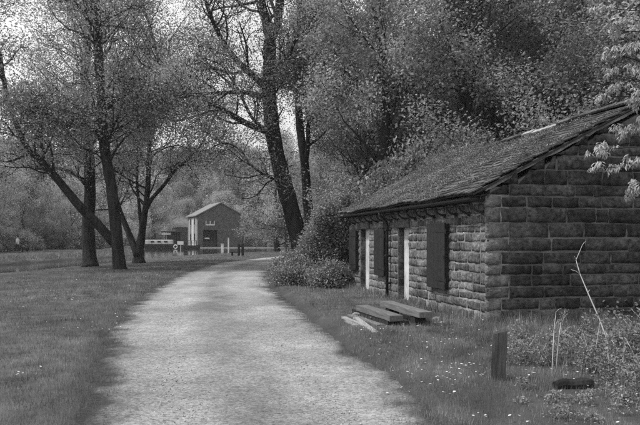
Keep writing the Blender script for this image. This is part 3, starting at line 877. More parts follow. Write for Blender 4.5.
Fq = []
for sd in range(2):
    o_ = sd * (nyr + 1) * 4
    for i in range(nyr):
        for j in range(4):
            a_, b_ = o_ + i * 4 + j, o_ + i * 4 + (j + 1) % 4
            Fq.append([a_, b_, b_ + 4, a_ + 4])
    Fq.append([o_, o_ + 1, o_ + 2, o_ + 3]); e_ = o_ + nyr * 4; Fq.append([e_ + 3, e_ + 2, e_ + 1, e_])
mb = MB(); mb.add(V, np.array(Fq)); roof = mb.build('roof', M['roof_bed'], hut)
slates = []
s_ = -.05; row = 0
while s_ < SL - .04:
    ex = .19 - .04 * (s_ / SL)
    y = roof_y0 - .03 + (row % 2) * .09
    while y < roof_y1:
        w_ = random.uniform(.12, .25); y2 = min(y + w_, roof_y1 + .04)
        if y2 - y > .06: slates.append((y, y2, s_ + random.uniform(-.015, .015), s_ + ex * 1.35))
        y = y2
    s_ += ex; row += 1
slates.sort(key=lambda q: q[0])
def slate_geo(q, side=-1):
    y0, y1, s0, s1 = q; g = .006; lift = random.uniform(0, .014); sk = random.uniform(-.012, .012)
    s1 = min(s1, SL + .01)
    c = [(s0 + sk, y0 + g), (s0 - sk, y1 - g), (s1, y1 - g), (s1, y0 + g)]
    ups = [.075 + lift, .075 + lift + random.uniform(-.006, .006), .056, .056]
    th = .022
    top = [roof_pt(a, b, u + th, side) for (a, b), u in zip(c, ups)]; bot = [roof_pt(a, b, u, side) for (a, b), u in zip(c, ups)]
    # chipped lower edge: an extra pair of points
    ym = (y0 + y1) / 2 + random.uniform(-.04, .04); sm = s0 - random.uniform(-.012, .02)
    top.append(roof_pt(sm, ym, ups[0] + th, side)); bot.append(roof_pt(sm, ym, ups[0], side))
    V = np.array(bot + top)   # order: 0,1,2,3,4 bottoms; 5..9 tops
    F = [[5, 9, 7, 8], [9, 6, 7, 7], [0, 3, 2, 4], [4, 2, 1, 1], [0, 4, 9, 5], [4, 1, 6, 9], [1, 2, 7, 6], [2, 3, 8, 7], [3, 0, 5, 8]]
    return V, np.array(F)
srest = MB()
for i, q in enumerate(slates):
    V, F = slate_geo(q)
    if i < 290:
        m_ = MB(); m_.add(V, F); m_.build('slate', M['slate'], roof)
    else: srest.add(V, F)
for q in slates[::1]:
    V, F = slate_geo(q, 1); srest.add(V, F)
M['slate_far'] = mat('slate_far', .04, .15, 14, .85, .9, 45, island=.45, big=(1.5, .7, 1.3))
tag(srest.build('far_slates', M['slate_far'], roof), kind='stuff')
y = roof_y0 - .02
while y < roof_y1:
    ln = random.uniform(.45, .62); z = roof_pt(SL, y, 0)[2]; xc = HWID / 2; lf = random.uniform(.0, .02)
    m_ = MB(); prof = [(-.17, -.0), (-.06, .075), (.06, .075), (.17, -.0), (.15, -.03), (0, .03), (-.15, -.03)]
    V = [(xc + a, yy, z + .085 + b + lf) for yy in (y + .008, min(y + ln, roof_y1 + .03) - .008) for a, b in prof]
    n = len(prof); Q = [[j, (j + 1) % n, (j + 1) % n + n, j + n] for j in range(n)] + [[0, 1, 5, 6], [1, 2, 5, 5], [2, 3, 4, 5], [n, n + 6, n + 5, n + 1], [n + 1, n + 5, n + 2, n + 2], [n + 2, n + 5, n + 4, n + 3]]
    m_.add(np.array(V), np.array(Q)); m_.build('ridge_stone', M['stone_pale'] if 2.2 < y < 3.7 else M['stone_gable'], roof); y += ln
# mortar fillet under the verge
m_ = MB(); nv_ = 60; V = []; Q = []
for i in range(nv_ + 1):
    a_ = roof_pt(.25 + i * (SL - .27) / nv_, -.035, .0); t_ = .025 + .05 * fbm(i * .35, 3.0)
    V += [a_, (a_[0], -.03, a_[2] - t_), (a_[0], .005, a_[2] - t_), (a_[0], .005, a_[2])]
for i in range(nv_):
    for j in range(4): Q.append([i * 4 + j, i * 4 + 4 + j, i * 4 + 4 + (j + 1) % 4, i * 4 + (j + 1) % 4])
m_.add(np.array(V), np.array(Q))
m_.build('verge_mortar', M['mortar'], hut)
# moss: low cushions on the slates, thicker towards the far ridge
C = []
for _ in range(5200):
    y = HL * rng.random() ** .7; sl = SL * rng.random()
    d_ = fbm(y * .9 + 5, sl * 1.4)
    if d_ + .25 * (y / HL) * (sl / SL) < .44: continue
    c = np.array(roof_pt(sl, y, .1)); C.append(c + rng.normal(size=(16, 3)) * np.array([.05, .05, .012]))
for _ in range(330):
    y = rng.uniform(5.2, HL + .1); sl = SL - abs(rng.normal()) * .5; hgt = .05 + .22 * rng.random() * (y > 6.5)
    c = np.array(roof_pt(max(0, sl), y, .1 + hgt * .5)); C.append(c + rng.normal(size=(40, 3)) * np.array([.09, .09, hgt * .45]))
V, F = leaves(np.concatenate(C), .034)
tag(mk('moss', V, F, M['moss'], roof), kind='stuff')
# gutter: half-round with rim
gy0, gy1 = -.06, HL + .1; gx, gzv = -OVH * math.cos(PITCH) - .03, HE + .10 - OVH * math.sin(PITCH) - .035
V = []; ang_ = np.linspace(math.pi, 2 * math.pi, 7)
for yy in (gy0, gy1):
    V += [(gx + .062 * math.cos(a), yy, gzv + .062 * math.sin(a)) for a in ang_] + [(gx + .05 * math.cos(a), yy, gzv + .05 * math.sin(a)) for a in ang_[::-1]]
n = 14; Q = [[j, (j + 1) % n, (j + 1) % n + n, j + n] for j in range(n)] + [[j, j + 1, 12 - j, 13 - j] for j in range(6)] + [[n + 13 - j, n + 12 - j, n + j + 1, n + j] for j in range(6)]
m_ = MB(); m_.add(np.array(V), np.array(Q)); m_.build('gutter', M['iron'], hut, False)
nb = 17
for i in range(nb):
    yy = .12 + i * (HL - .3) / (nb - 1)
    a_ = np.linspace(0, math.pi / 2, 7); pts = [(-.035 - .22 * math.sin(q) , yy, 2.1 + .19 * (1 - math.cos(q)) + .0) for q in a_]
    m_ = MB(); m_.tube(pts, [.02] * 7, 6, True); m_.box((-.06, yy - .025, 2.05), (-.02, yy + .025, 2.13)); m_.box((-.30, yy - .035, 2.275), (.02, yy + .035, 2.335)) 
    m_.build('bracket', M['timber_dark'], hut)
m_ = MB(); yy = 5.55
m_.tube([(gx, yy, gzv - .05), (gx, yy, gzv - .12), (-.12, yy, 2.05), (-.10, yy, 1.95), (-.10, yy, .02)], [.04] * 5, 10, True); dp = m_.build('downpipe', M['iron'], hut, True)
for zz in (.5, 1.2, 1.85):
    m_ = MB(); m_.box((-.155, yy - .055, zz - .025), (-.0, yy + .055, zz + .025), bev=.008); m_.build('pipe_clip', M['iron'], dp)

# ------------------------------------------------------------------ timber beside the hut
WD = np.array([-.2095, .9778, 0]); WE = np.array([.9778, .2095, 0])
def timber_box(name, near, length, width, thick, mt, parent, yaw=0.0, tilt=0.0, jit=.003):
    m_ = MB(); bm_n = 6
    V = []
    for i in range(bm_n + 1):
        y = length * i / bm_n
        for (x, z) in ((-width / 2, -thick), (width / 2, -thick), (width / 2, 0), (-width / 2, 0)):
            V.append((x + random.uniform(-jit, jit), y, z + random.uniform(-jit, jit)))
    Q = [[0, 1, 2, 3]]
    for i in range(bm_n):
        for j in range(4): Q.append([i * 4 + j, i * 4 + j + 4, i * 4 + (j + 1) % 4 + 4, i * 4 + (j + 1) % 4])
    e = bm_n * 4; Q.append([e + 3, e + 2, e + 1, e])
    m_.add(np.array(V), np.array(Q)); o = m_.build(name, mt, parent)
    o.location = near; o.rotation_euler = (tilt, 0, math.atan2(150, 700) + yaw)
    return o
def top_at(px, z): # point at height z under photo pixel
    d = (EYE - z) * FPX / (px[1] - HOR); return Vector(((px[0] - 320) / FPX * d, d, z))
# bench: one heavy plank on two blocks
p = top_at((426, 314.5), .32)
bench = thing('plank_bench', 'heavy weathered plank laid on blocks as a bench by the hut wall', 'bench', (p.x, p.y, .06))
timber_box('seat', (0, 0, .30), 2.3, .24, .1, M['timber'], bench)
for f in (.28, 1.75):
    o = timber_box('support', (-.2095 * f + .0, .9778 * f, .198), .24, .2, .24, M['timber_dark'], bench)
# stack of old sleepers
p2 = top_at((399, 318), .25)
i = 0
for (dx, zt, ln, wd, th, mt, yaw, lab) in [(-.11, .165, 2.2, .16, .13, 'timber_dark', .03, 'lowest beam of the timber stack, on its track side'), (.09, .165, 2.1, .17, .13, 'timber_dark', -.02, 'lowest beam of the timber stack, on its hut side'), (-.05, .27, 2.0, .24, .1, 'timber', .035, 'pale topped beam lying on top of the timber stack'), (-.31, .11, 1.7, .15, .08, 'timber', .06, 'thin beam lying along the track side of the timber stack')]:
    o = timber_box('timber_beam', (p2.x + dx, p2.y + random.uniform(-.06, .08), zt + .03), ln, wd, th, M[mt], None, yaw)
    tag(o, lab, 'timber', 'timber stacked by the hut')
for (px, ln, wd, yaw, tl, lab) in [((376, 333), 2.0, .1, -.1, .01, 'pale loose board lying in the grass beside the timber stack'), ((368, 327), 1.3, .09, .08, .02, 'short pale board nearest the track among the scattered timber'), ((356, 326), .7, .1, -.02, .0, 'tiny offcut of board lying alone in the grass near the track')]:
    q = top_at(px, .12)
    o = timber_box('loose_board', (q.x, q.y, .135), ln, wd, .035, M['timber_pale'], None, yaw, tl)
    tag(o, lab, 'board', 'loose boards by the hut')
def rock(name, loc, sx, sy, sz, mt, seed, label=None, cat='stone', group=None):
    bm = bmesh.new(); bmesh.ops.create_icosphere(bm, subdivisions=2, radius=1); r = random.Random(seed)
    for v in bm.verts:
        f = 1 + r.uniform(-.16, .16); v.co = Vector((max(-.75, min(.75, v.co.x)) * sx * f, max(-.75, min(.75, v.co.y)) * sy * f, max(-.6, min(.7, v.co.z)) * sz * f))
    me = bpy.data.meshes.new(name); bm.to_mesh(me); bm.free(); me.materials.append(mt)
    o = link(name, me); o.location = loc; o.rotation_euler = (0, 0, r.uniform(0, 6)); tag(o, label, cat, group); return o
for j, (px, s, lab) in enumerate([((357, 316), .13, 'pale stone in the grass beyond the scattered boards'), ((364, 314), .16, 'larger pale stone beside the end of the timber stack'), ((436, 320), .11, 'pale stone under the near end of the plank bench'), ((442, 324), .09, 'small pale stone against the hut wall below the shutter'), ((414, 326), .1, 'dark half hidden stone under the plank bench')]):
    q = top_at(px, .1); rock('loose_stone', (q.x, q.y, .1), s, s * .8, s * .7, M['stone_pale'] if j != 4 else M['stone_gable'], 40 + j, lab, 'stone', 'loose stones by the hut')

# ------------------------------------------------------------------ post and log in the foreground
q = top_at((498, 381), .06)
post = MB(); Hh = .56
V = []
for (z, s) in ((-.25, 1.0), (.0, 1.0), (.2, .98), (.4, .97), (Hh, .95)):
    for (x, y) in ((-.075, -.06), (.08, -.065), (.078, .06), (-.07, .062)):
        zz = z if z < Hh else Hh - .02 + x * .35
        V.append((x * s + random.uniform(-.004, .004), y * s + random.uniform(-.004, .004), zz))
Q = []
for i in range(4):
    for j in range(4): Q.append([i * 4 + j, i * 4 + (j + 1) % 4, i * 4 + (j + 1) % 4 + 4, i * 4 + j + 4])
Q.append([16, 17, 18, 19])
post.add(np.array(V), np.array(Q))
M['post_wood'] = mat('post_wood', .025, .11, 8, .9, .9, 26); stretch(M['post_wood'], (3, 3, .25))
o = post.build('wooden_post', M['post_wood']); o.location = (q.x, q.y, .06); o.rotation_euler = (R(2), R(2), R(-14)); tag(o, 'short weathered square post with a slanted top in the grass', 'post')
q = top_at((573, 391), .04)
lg = MB(); pts = [(-.2, 0, .05), (-.1, .01, .065), (.0, 0, .06), (.12, -.01, .07), (.21, 0, .06)]
lg.tube(pts, [.045, .06, .055, .062, .045], 9, True)
o = lg.build('fallen_log', M['bark'], None); o.location = (q.x, q.y, .05); o.rotation_euler = (0, 0, R(8)); tag(o, 'short dark log lying among the weeds before the gable', 'log')

# ------------------------------------------------------------------ grass
def blades(n_per, d0, d1, wdt, h0, h1, keep, lean=.5, ymax=None):
    y = []; 
    area = (d1 - d0) * (.62 * (d0 + d1) + 2)
    n = int(n_per * area)
    yy = rng.uniform(d0, d1, n); hw = .62 * d1 + 1
    n2 = int(n_per * (d1 - d0) * 2 * hw); yy = rng.uniform(d0, d1, n2); xx = rng.uniform(-hw, hw, n2)
    ok = np.abs(xx) < .52 * yy + 1
    xx, yy = xx[ok], yy[ok]
    ok = keep(xx, yy); xx, yy = xx[ok], yy[ok]
    n = len(xx); zz = gz(xx, yy) - .01
    nb_ = xx - np.interp(yy, CY_, CN); patch = fbm(xx * .9, yy * .9) * np.where(nb_ > -1, .25 + .75 * sstep(0, 5, nb_), 1); h = (h0 + (h1 - h0) * rng.random(n) ** 1.5) * (.55 + .9 * patch)
    az = rng.uniform(0, 2 * np.pi, n); ln = lean * h * rng.random(n)
    fa = rng.uniform(0, 2 * np.pi, n); w_ = wdt * rng.uniform(.6, 1.3, n)
    b = np.stack([xx, yy, zz], -1); side = np.stack([np.cos(fa), np.sin(fa), 0 * fa], -1) * w_[:, None] * .5
    tip = b + np.stack([np.cos(az) * ln, np.sin(az) * ln, h], -1)
    return np.stack([b - side, b + side, tip], 1).reshape(-1, 3)
ca, sa = math.cos(math.atan2(150, 700)), math.sin(math.atan2(150, 700))
def in_hut(x, y, m=.0):
    dx, dy = x - HC.x, y - HC.y; lx = dx * ca + dy * sa; ly = -dx * sa + dy * ca
    return (lx > -m) & (lx < HWID + m) & (ly > -m) & (ly < HL + m)
def lawn(x, y):
    e = np.maximum(road_l(y) - x, x - road_r(y)) + .8 * (fbm(x * 1.7, y * 1.7) - .5) + rng.normal(size=np.shape(x)) * .13
    bare = fbm(x * .45 + 7, y * .3) > .72 + rng.random(np.shape(x)) * .12
    rut = (x > road_r(y)) & (x < road_r(y) + .28) & (y > 11) & (y < 36) & (rng.random(np.shape(x)) < .8)
    e = e - .35 * sstep(34, 50, y)
    return (e > -.28 + .3 * rng.random(np.shape(x)) ** .6) & ~rut & ~in_hut(x, y) & (canal_depth(x, y) < -.1) & ~bare & (x < 11)
G_ = []
for (n_, a, b, w_, h0, h1) in [(3000, 4.6, 8, .005, .025, .085), (1300, 8, 12, .008, .03, .08), (650, 12, 18, .011, .03, .09), (300, 18, 28, .018, .03, .1), (120, 28, 48, .03, .03, .08), (30, 48, 95, .06, .03, .08)]:
    G_.append(blades(n_, a, b, w_, h0, h1, lawn))
V = np.concatenate(G_)
tag(mk('grass', V, np.arange(len(V)).reshape(-1, 3), M['grass']), 'short rough grass on both sides of the track', 'grass', kind='stuff')
# longer grass: foot of the hut, right foreground, canal banks
G_ = []
def near_hut(x, y): return (in_hut(x, y, .55) & ~in_hut(x, y, .03) & (rng.random(np.shape(x)) < .8) & (x > road_r(y) + .3) & ((x > 3.0) | (y > 20) | (rng.random(np.shape(x)) < .55)))
G_.append(blades(380, 10, 24, .012, .1, .3, near_hut, .8))
def rough(x, y): return (x > road_r(y) + 1.5 + .6 * fbm(x, y)) & ~in_hut(x, y, .02) & (y < 13) & (fbm(x * 1.2 + 3, y * 1.2) > .45)
G_.append(blades(900, 5, 13, .006, .06, .24, rough, .8))
def bank(x, y):
    c = canal_depth(x, y); f = np.interp(y, CY_, CF)
    return ((x < f) & (c > -5) & (c < -.55)) & (y < 137)
G_.append(blades(75, 28, 60, .04, .1, .32, bank, .8)); G_.append(blades(26, 60, 137, .08, .1, .3, bank, .8))
V = np.concatenate(G_)
tag(mk('long_grass', V, np.arange(len(V)).reshape(-1, 3), M['grass']), 'long rough grass along the hut wall and the canal banks', 'grass', kind='stuff')
# white daisies and dandelion clocks
def flowers(n, x0, x1, y0, y1, rad, keep):
    out = []
    xx = rng.uniform(x0, x1, n); yy = rng.uniform(y0, y1, n); k_ = keep(xx, yy); xx, yy = xx[k_], yy[k_]
    zz = gz(xx, yy) + rng.uniform(.04, .10, len(xx))
    V = []; a = np.arange(6) * np.pi / 3
    for x, y, z in zip(xx, yy, zz):
        r_ = rad * random.uniform(.6, 1.3); tx, ty = random.uniform(-.4, .4), random.uniform(-.5, .1)
        V.append(np.stack([x + r_ * np.cos(a), y + r_ * np.sin(a), z + r_ * (np.cos(a) * tx + np.sin(a) * ty)], -1))
    if not V: return np.zeros((0, 3))
    return np.concatenate(V)
clump = lambda th, s=1.0: (lambda x, y: lawn(x, y) & (fbm(x * s + 20, y * s) > th))
FL = [flowers(1300, -9, -3.2, 7, 22, .014, clump(.57)), flowers(700, .6, 3.5, 7, 13.5, .013, clump(.46)), flowers(420, 1.2, 4.5, 5.2, 8.2, .012, clump(.4)), flowers(500, -13, -5.5, 16, 40, .025, clump(.58, .5))]
V = np.concatenate(FL); F = np.arange(len(V)).reshape(-1, 6)
tag(mk('daisies', V, F, M['petal']), 'small white flowers scattered through the grass', 'flowers', kind='stuff')
# loose gravel on the track
n = 5000
yy = 5 + 13 * rng.random(n) ** 1.6; w_ = rng.random(n); xx = road_l(yy) + .05 + (road_r(yy) - road_l(yy) - .1) * np.where(rng.random(n) < .5, rng.beta(.6, .6, n), w_)
zz = .15 * sstep(14, 34, yy) + .004 + .03 * np.sin(np.pi * (xx - road_l(yy)) / (road_r(yy) - road_l(yy))) - .008
s = rng.uniform(.004, .013, n)[:, None]; base = np.stack([xx, yy, zz], -1)
oct_ = np.array([[1, 0, 0], [0, 1, 0], [-1, 0, 0], [0, -1, 0], [0, 0, .8], [0, 0, -.6]])
V = (base[:, None] + oct_[None] * s[:, None] * rng.uniform(.7, 1.3, (n, 6, 1))).reshape(-1, 3)
of = np.array([[0, 1, 4], [1, 2, 4], [2, 3, 4], [3, 0, 4], [1, 0, 5], [2, 1, 5], [3, 2, 5], [0, 3, 5]])
F = (np.arange(n)[:, None, None] * 6 + of[None]).reshape(-1, 3)
tag(mk('gravel', V, F, M['pebble']), 'loose pale gravel on the track', 'gravel', kind='stuff')

# ------------------------------------------------------------------ weeds in the right foreground
def weed(name, label, px, z, H, n, leafsz, leafm, spread=.1, stems=7, cat='plant', group=None):
    q = top_at(px, z); root = thing(name, label, cat, (q.x, q.y, z), 0, group)
    m_ = MB(); C = []
    for i in range(stems):
        az = rng.uniform(0, 6.28); l_ = rng.uniform(.3, 1.15) * H; lean_ = rng.uniform(.05, .6) * l_
        b = rng.normal(size=2) * spread
        pts = [(b[0], b[1], -.02), (b[0] + math.cos(az) * lean_ * .3, b[1] + math.sin(az) * lean_ * .3, l_ * .5), (b[0] + math.cos(az) * lean_, b[1] + math.sin(az) * lean_, l_)]
        m_.tube(pts, [.006, .005, .002], 4); pa = np.array(pts)
        t_ = rng.random(n // stems); c = np.array([np.interp(t_, [0, .5, 1], pa[:, j]) for j in range(3)]).T
        C.append((c + rng.normal(size=c.shape) * np.array([.055, .055, .02]) * (1.4 - t_[:, None] * 1.0))[: int(len(c) * rng.uniform(.4, 1))])
    tag(m_.build('stems', M['stalk'], root, True), kind='stuff')
    V, F = leaves(np.concatenate(C), leafsz); tag(mk('foliage', V, F, leafm, root), kind='stuff')
    return root
weed('leafy_weed', 'leafy weed clump standing right behind the short post', (538, 368), .06, .55, 2200, .034, M['leaf_weed'], .14, 10)
weed('leafy_weed', 'low nettle clump at the foot of the gable corner', (520, 352), .06, .4, 1800, .034, M['leaf_weed'], .16, 8)
weed('leafy_weed', 'nettle clump in the middle before the gable wall', (575, 362), .06, .5, 3000, .036, M['leaf_weed'], .24, 10)
weed('leafy_weed', 'spreading weeds under the leaning dead stalk', (602, 372), .06, .45, 3400, .034, M['leaf_weed'], .22, 12)
weed('leafy_weed', 'weeds at the right edge of the picture below the bush', (632, 392), .06, .4, 3200, .032, M['leaf_weed'], .2, 12)
weed('leafy_weed', 'dark weeds filling the ground under the tangled bush', (622, 378), .06, .5, 4200, .034, M['leaf_weed'], .3, 16)
weed('leafy_weed', 'nettles against the foot of the gable between the stalks and the bush', (598, 352), .06, .5, 2800, .036, M['leaf_weed'], .3, 12)
weed('leafy_weed', 'low broad weeds in the daisies beyond the log', (560, 398), .05, .16, 1500, .03, M['leaf_weed'], .2, 9)
weed('leafy_weed', 'low leafy weeds in front of the fallen log', (600, 408), .05, .15, 1900, .028, M['leaf_weed'], .25, 9)
# pale tangled bush at the right edge
bx = thing('tangled_bush', 'pale tangled bush at the right edge beside the gable wall', 'shrub', (3.95, 8.7, .05))
m_ = MB(); C = []
for i in range(90):
    az = rng.uniform(0, 6.28); el = rng.uniform(.5, 1.4); l_ = rng.uniform(.45, .85)
    d_ = np.array([math.cos(az) * math.cos(el), math.sin(az) * math.cos(el), math.sin(el)])
    pts = [np.array([rng.normal() * .12, rng.normal() * .12, -.02])]
    for j in range(4): pts.append(pts[-1] + d_ * l_ / 4); d_ = d_ + rng.normal(size=3) * .25 + np.array([0, 0, -.22]); d_ /= np.linalg.norm(d_)
    m_.tube(pts, [.006, .005, .004, .003, .002], 4)
    pa = np.array(pts[1:]); C.append(pa[rng.integers(0, 4, 60)] + rng.normal(size=(60, 3)) * .07)
tag(m_.build('stems', M['stalk'], bx, True), kind='stuff')
V, F = leaves(np.concatenate(C), .045); M['leaf_bush'] = leafmat('leaf_bush', .2, .3, .5)
tag(mk('foliage', V, F, M['leaf_bush'], bx), kind='stuff')
# dead stalks
def stalk(label, px, d, rad, twigs=4):
    pts = np.array([P(x, y, d + .15 * i) for i, (x, y) in enumerate(px)]); n = len(pts)
    b = pts[0].copy(); root = thing('dead_stalk', label, 'stalk', b, 0, 'dead stalks before the gable')
    m_ = MB(); m_.tube(pts - b, np.linspace(rad, rad * .35, n), 6, True); m_.build('stem', M['stalk'], root, True)
    for i in range(twigs):
        k_ = random.randint(n // 2, n - 1); q = pts[k_] - b; dv = np.array([random.uniform(-.1, .1), random.uniform(-.05, .05), random.uniform(.02, .14)])
        m_ = MB(); m_.tube([q, q + dv * .5 + np.array([0, 0, .01]), q + dv], [rad * .5, rad * .35, rad * .2], 4, True); m_.build('side_twig', M['stalk'], root, True)
stalk('long pale dead stalk leaning up across the gable wall', [(617, 372), (609, 345), (599, 318), (588, 293), (580, 274), (576, 260), (582, 246)], 8.2, .011, 6)
stalk('thin upright dead stalk left of the long leaning one', [(552, 376), (553, 350), (554, 330), (556, 312)], 7.8, .008, 3)
stalk('dead stalk bent over at the top beside the upright one', [(556, 372), (558, 345), (561, 322), (567, 338), (571, 352)], 7.9, .006, 2)
stalk('pale dead stem sloping down into the bush', [(640, 392), (628, 368), (613, 342), (604, 330)], 8.0, .009, 2)
stalk('thin dead stem crossing below the long stalk', [(592, 395), (594, 362), (597, 340), (600, 322)], 7.9, .005, 3)
stalk('short pale stem standing at the edge of the tangled bush', [(639, 368), (632, 350), (624, 336)], 8.0, .009, 1)

# ------------------------------------------------------------------ young chestnut reaching in from the right
ct = thing('chestnut_tree', 'young tree with pale drooping leaf clusters reaching in at the right edge', 'tree', (0, 0, 0))
t = Tree(91, up=.12, wander=.15)
tx, ty = 5.9, 9.6
t.limb([(tx, ty, -.2), (tx - .05, ty, 1.5), (tx - .1, ty, 3), (tx - .05, ty + .1, 4.6), (tx, ty, 6.5)], [.14, .11, .09, .06, .02], 9)
tips = [(612, 30), (600, 8), (627, 48), (626, 18), (606, 52), (602, 96), (617, 84), (607, 74), (630, 104), (625, 132), (606, 146), (596, 166), (615, 166), (631, 186), (638, 160), (636, 70), (618, 132), (637, 128), (636, 30), (612, -10), (630, -14), (640, 92), (598, 150), (636, 192)]
C1 = []; 
groups_ = {}
mbb = MB(); lv = MB()
def cluster(c, sc):
    """seven drooping leaflets"""
    for j in range(random.randint(8, 12)):
        az = random.uniform(0, 6.28); dn = random.uniform(.4, 1.35); l_ = sc * random.uniform(.7, 1.15); w_ = l_ * .4
        a = np.array([math.cos(az) * math.cos(dn), math.sin(az) * math.cos(dn), -math.sin(dn)])
        s_ = np.cross(a, [0, 0, 1]); s_ /= np.linalg.norm(s_); nn = np.cross(s_, a)
        o_ = c + np.array([random.uniform(-.03, .03), random.uniform(-.03, .03), random.uniform(-.02, .04)])
        mid = o_ + a * l_ * .55 + nn * l_ * .12; tip = o_ + a * l_ * .95 - np.array([0, 0, l_ * .12])
        V = [o_, mid - s_ * w_ * .5 - nn * .012, tip, mid + s_ * w_ * .5 - nn * .012, mid]
        lv.add(V, [[0, 1, 4, 4], [1, 2, 4, 4], [4, 2, 3, 3], [0, 4, 3, 3]])
for (x, y) in tips:
    d_ = random.uniform(8.6, 9.6); c = P(x, y, d_)
    st = np.array([tx - .06, ty, min(5.6, max(1.4, c[2] - .25 + random.uniform(-.3, .2)))])
    mid = (st + c) / 2 + np.array([0, 0, .12]) + rng.normal(size=3) * .06
    mbb.tube([st, mid, c], [.018, .011, .004], 5)
    cluster(c, .085)
    for _ in range(6): cluster(c + np.array([random.uniform(-.09, .12), random.uniform(-.15, .15), random.uniform(-.06, .07)]), .075)
for _ in range(90):           # the rest of its crown, outside the picture
    az = random.uniform(0, 6.28); z = random.uniform(2.2, 7); rr2 = random.uniform(.5, 1.9)
    c = np.array([tx + math.cos(az) * rr2, ty + math.sin(az) * rr2, z])
    if c[0] < .46 * c[1] + .15: continue
    mbb.tube([(tx, ty, z - .3), (c + np.array([tx, ty, z])) / 2, c], [.015, .01, .004], 4)
    for _ in range(3): cluster(c + rng.normal(size=3) * .1, .17)
t.stem.build('trunk', M['bark'], ct, True)
tag(mbb.build('branches', M['bark'], ct, True), kind='stuff')
tag(lv.build('crown', M['leaf_pale'], ct), kind='stuff')
# sapling behind the ridge
q = P(550, 132, 19.0)
sp = thing('sapling', 'small pale sapling showing just above the hut ridge', 'tree', (q[0], q[1], float(gz(q[0], q[1]))))
m_ = MB(); zt = q[2] - float(gz(q[0], q[1])) ; m_.tube([(0, 0, -.1), (.05, 0, zt * .5), (0, 0, zt + .35)], [.03, .02, .005], 5); m_.build('trunk', M['bark_far'], sp, True)
C = []
for i in range(26): C.append(np.array([0, 0, zt + rng.uniform(-.35, .4)]) + rng.normal(size=3) * np.array([.16, .16, .0]) + rng.normal(size=(9, 3)) * .05)
V, F = leaves(np.concatenate(C), .11); tag(mk('crown', V, F, M['leaf_pale'], sp), kind='stuff')

# ------------------------------------------------------------------ pump house by the basin
DP = 141.0
PX0 = (198 - 320) / FPX * DP; PZ = .12
ph = thing('pump_house', 'tall brick pump house with a pitched roof and dark boat doorway', 'building', (PX0, DP, PZ), math.atan2(.42, 1))
PW, PL, PH_, PA = 9.4, 9.6, 6.5, 9.0        # gable width, length, eaves, apex
mb = MB()
# gable front with doorway opening
d0, d1, dh = 1.0, 4.0, 3.55
mb.box((0, 0, -.6), (d0, .5, PH_)); mb.box((d1, 0, -.6), (PW, .5, PH_)); mb.box((d0, 0, dh), (d1, .5, PH_))
mb.add([(0, 0, PH_), (PW, 0, PH_), (PW / 2, 0, PA), (0, .5, PH_), (PW, .5, PH_), (PW / 2, .5, PA)], [[0, 1, 2, 2], [3, 5, 4, 4], [0, 2, 5, 3], [1, 4, 5, 2]])
mb.build('gable_wall', M['brick'], ph)
mb = MB(); mb.box((.0, .502, -.6), (.5, PL, PH_)); mb.box((PW - .5, .502, -.6), (PW, PL, PH_)); mb.box((.502, PL - .5, -.6), (PW - .502, PL, PH_ + 1)); mb.build('side_wall', M['brick_pale'], ph)
for sgn in (-1, 1):
    m_ = MB(); sx = lambda s_: PW / 2 + sgn * s_
    e = PW / 2 + .45; ze = PH_ - .45 * (PA - PH_) / (PW / 2)
    V = []
    for yy in (-.35, PL + .3):
        V += [(sx(0), yy, PA + .02), (sx(e), yy, ze + .02), (sx(e), yy, ze + .22), (sx(0), yy, PA + .22)]
    m_.add(V, [[0, 1, 2, 3], [7, 6, 5, 4], [0, 4, 5, 1], [1, 5, 6, 2], [2, 6, 7, 3]]); m_.build('roof', M['roof_far'], ph)
mb = MB(); mb.box((d0 + .02, 1.2, -.3), (d1 - .02, 1.3, dh)); mb.build('boat_doorway', M['dark_void'], ph)
m_ = MB(); m_.box((1.5, .55, 1.7), (2.5, .75, 1.95)); m_.build('doorway_notice', M['white_clean'], ph)
m_ = MB(); m_.box((d0 + .1, .4, -.2), (d1 - .1, .46, 1.25)); m_.build('doorway_gate', M['timber_dark'], ph)
# framed sign over the doorway
m_ = MB(); m_.box((1.55, -.1, 4.45), (3.4, -.01, 4.65)); sg = m_.build('sign', M['white_clean'], ph)
for x in (1.55, 2.4, 3.25):
    m_ = MB(); m_.box((x, -.1, 4.66), (x + .14, -.01, 5.35)); m_.build('sign_upright', M['white_clean'], sg)
# side wall towards the left: pale tall bays with windows and dark loading doors
for (y0, y1, mt) in [(.9, 2.1, 'stone_pale'), (3.6, 5.6, 'white'), (7.2, 8.4, 'stone_pale')]:
    m_ = MB(); m_.box((-.08, y0, .0), (-.002, y1, PH_ - .5)); m_.build('wall_bay', M[mt], ph)
for (yy, z0, z1) in [(2.5, 4.6, 5.7), (2.5, 1.4, 2.8), (6.1, 4.6, 5.7), (6.1, 1.4, 2.8)]:
    m_ = MB(); m_.box((-.06, yy, z0), (-.002, yy + .8, z1)); wd_ = m_.build('window', M['glass_dark'], ph)
    m_ = MB(); m_.box((-.1, yy - .1, z0 - .14), (-.002, yy + .9, z0 - .001)); m_.build('sill', M['stone_pale'], wd_)
# neighbouring lower wing behind, to the left
wg = thing('lower_wing', 'low dim outbuilding with a plain roof behind the pump house', 'building', ((176 - 320) / FPX * 158, 158, .2), math.atan2(.42, 1))
mb = MB(); mb.box((0, 0, -.5), (7, 8, 4.4)); mb.build('wall', M['brick'], wg)
mb = MB(); mb.add([(-.3, -.3, 4.3), (7.3, -.3, 4.3), (7.3, 8.3, 4.3), (-.3, 8.3, 4.3), (-.3, 4, 7), (7.3, 4, 7)], [[0, 1, 5, 4], [3, 4, 5, 2], [0, 4, 3, 3], [1, 2, 5, 5], [0, 3, 2, 1]]); mb.build('roof', M['roof_far'], wg)
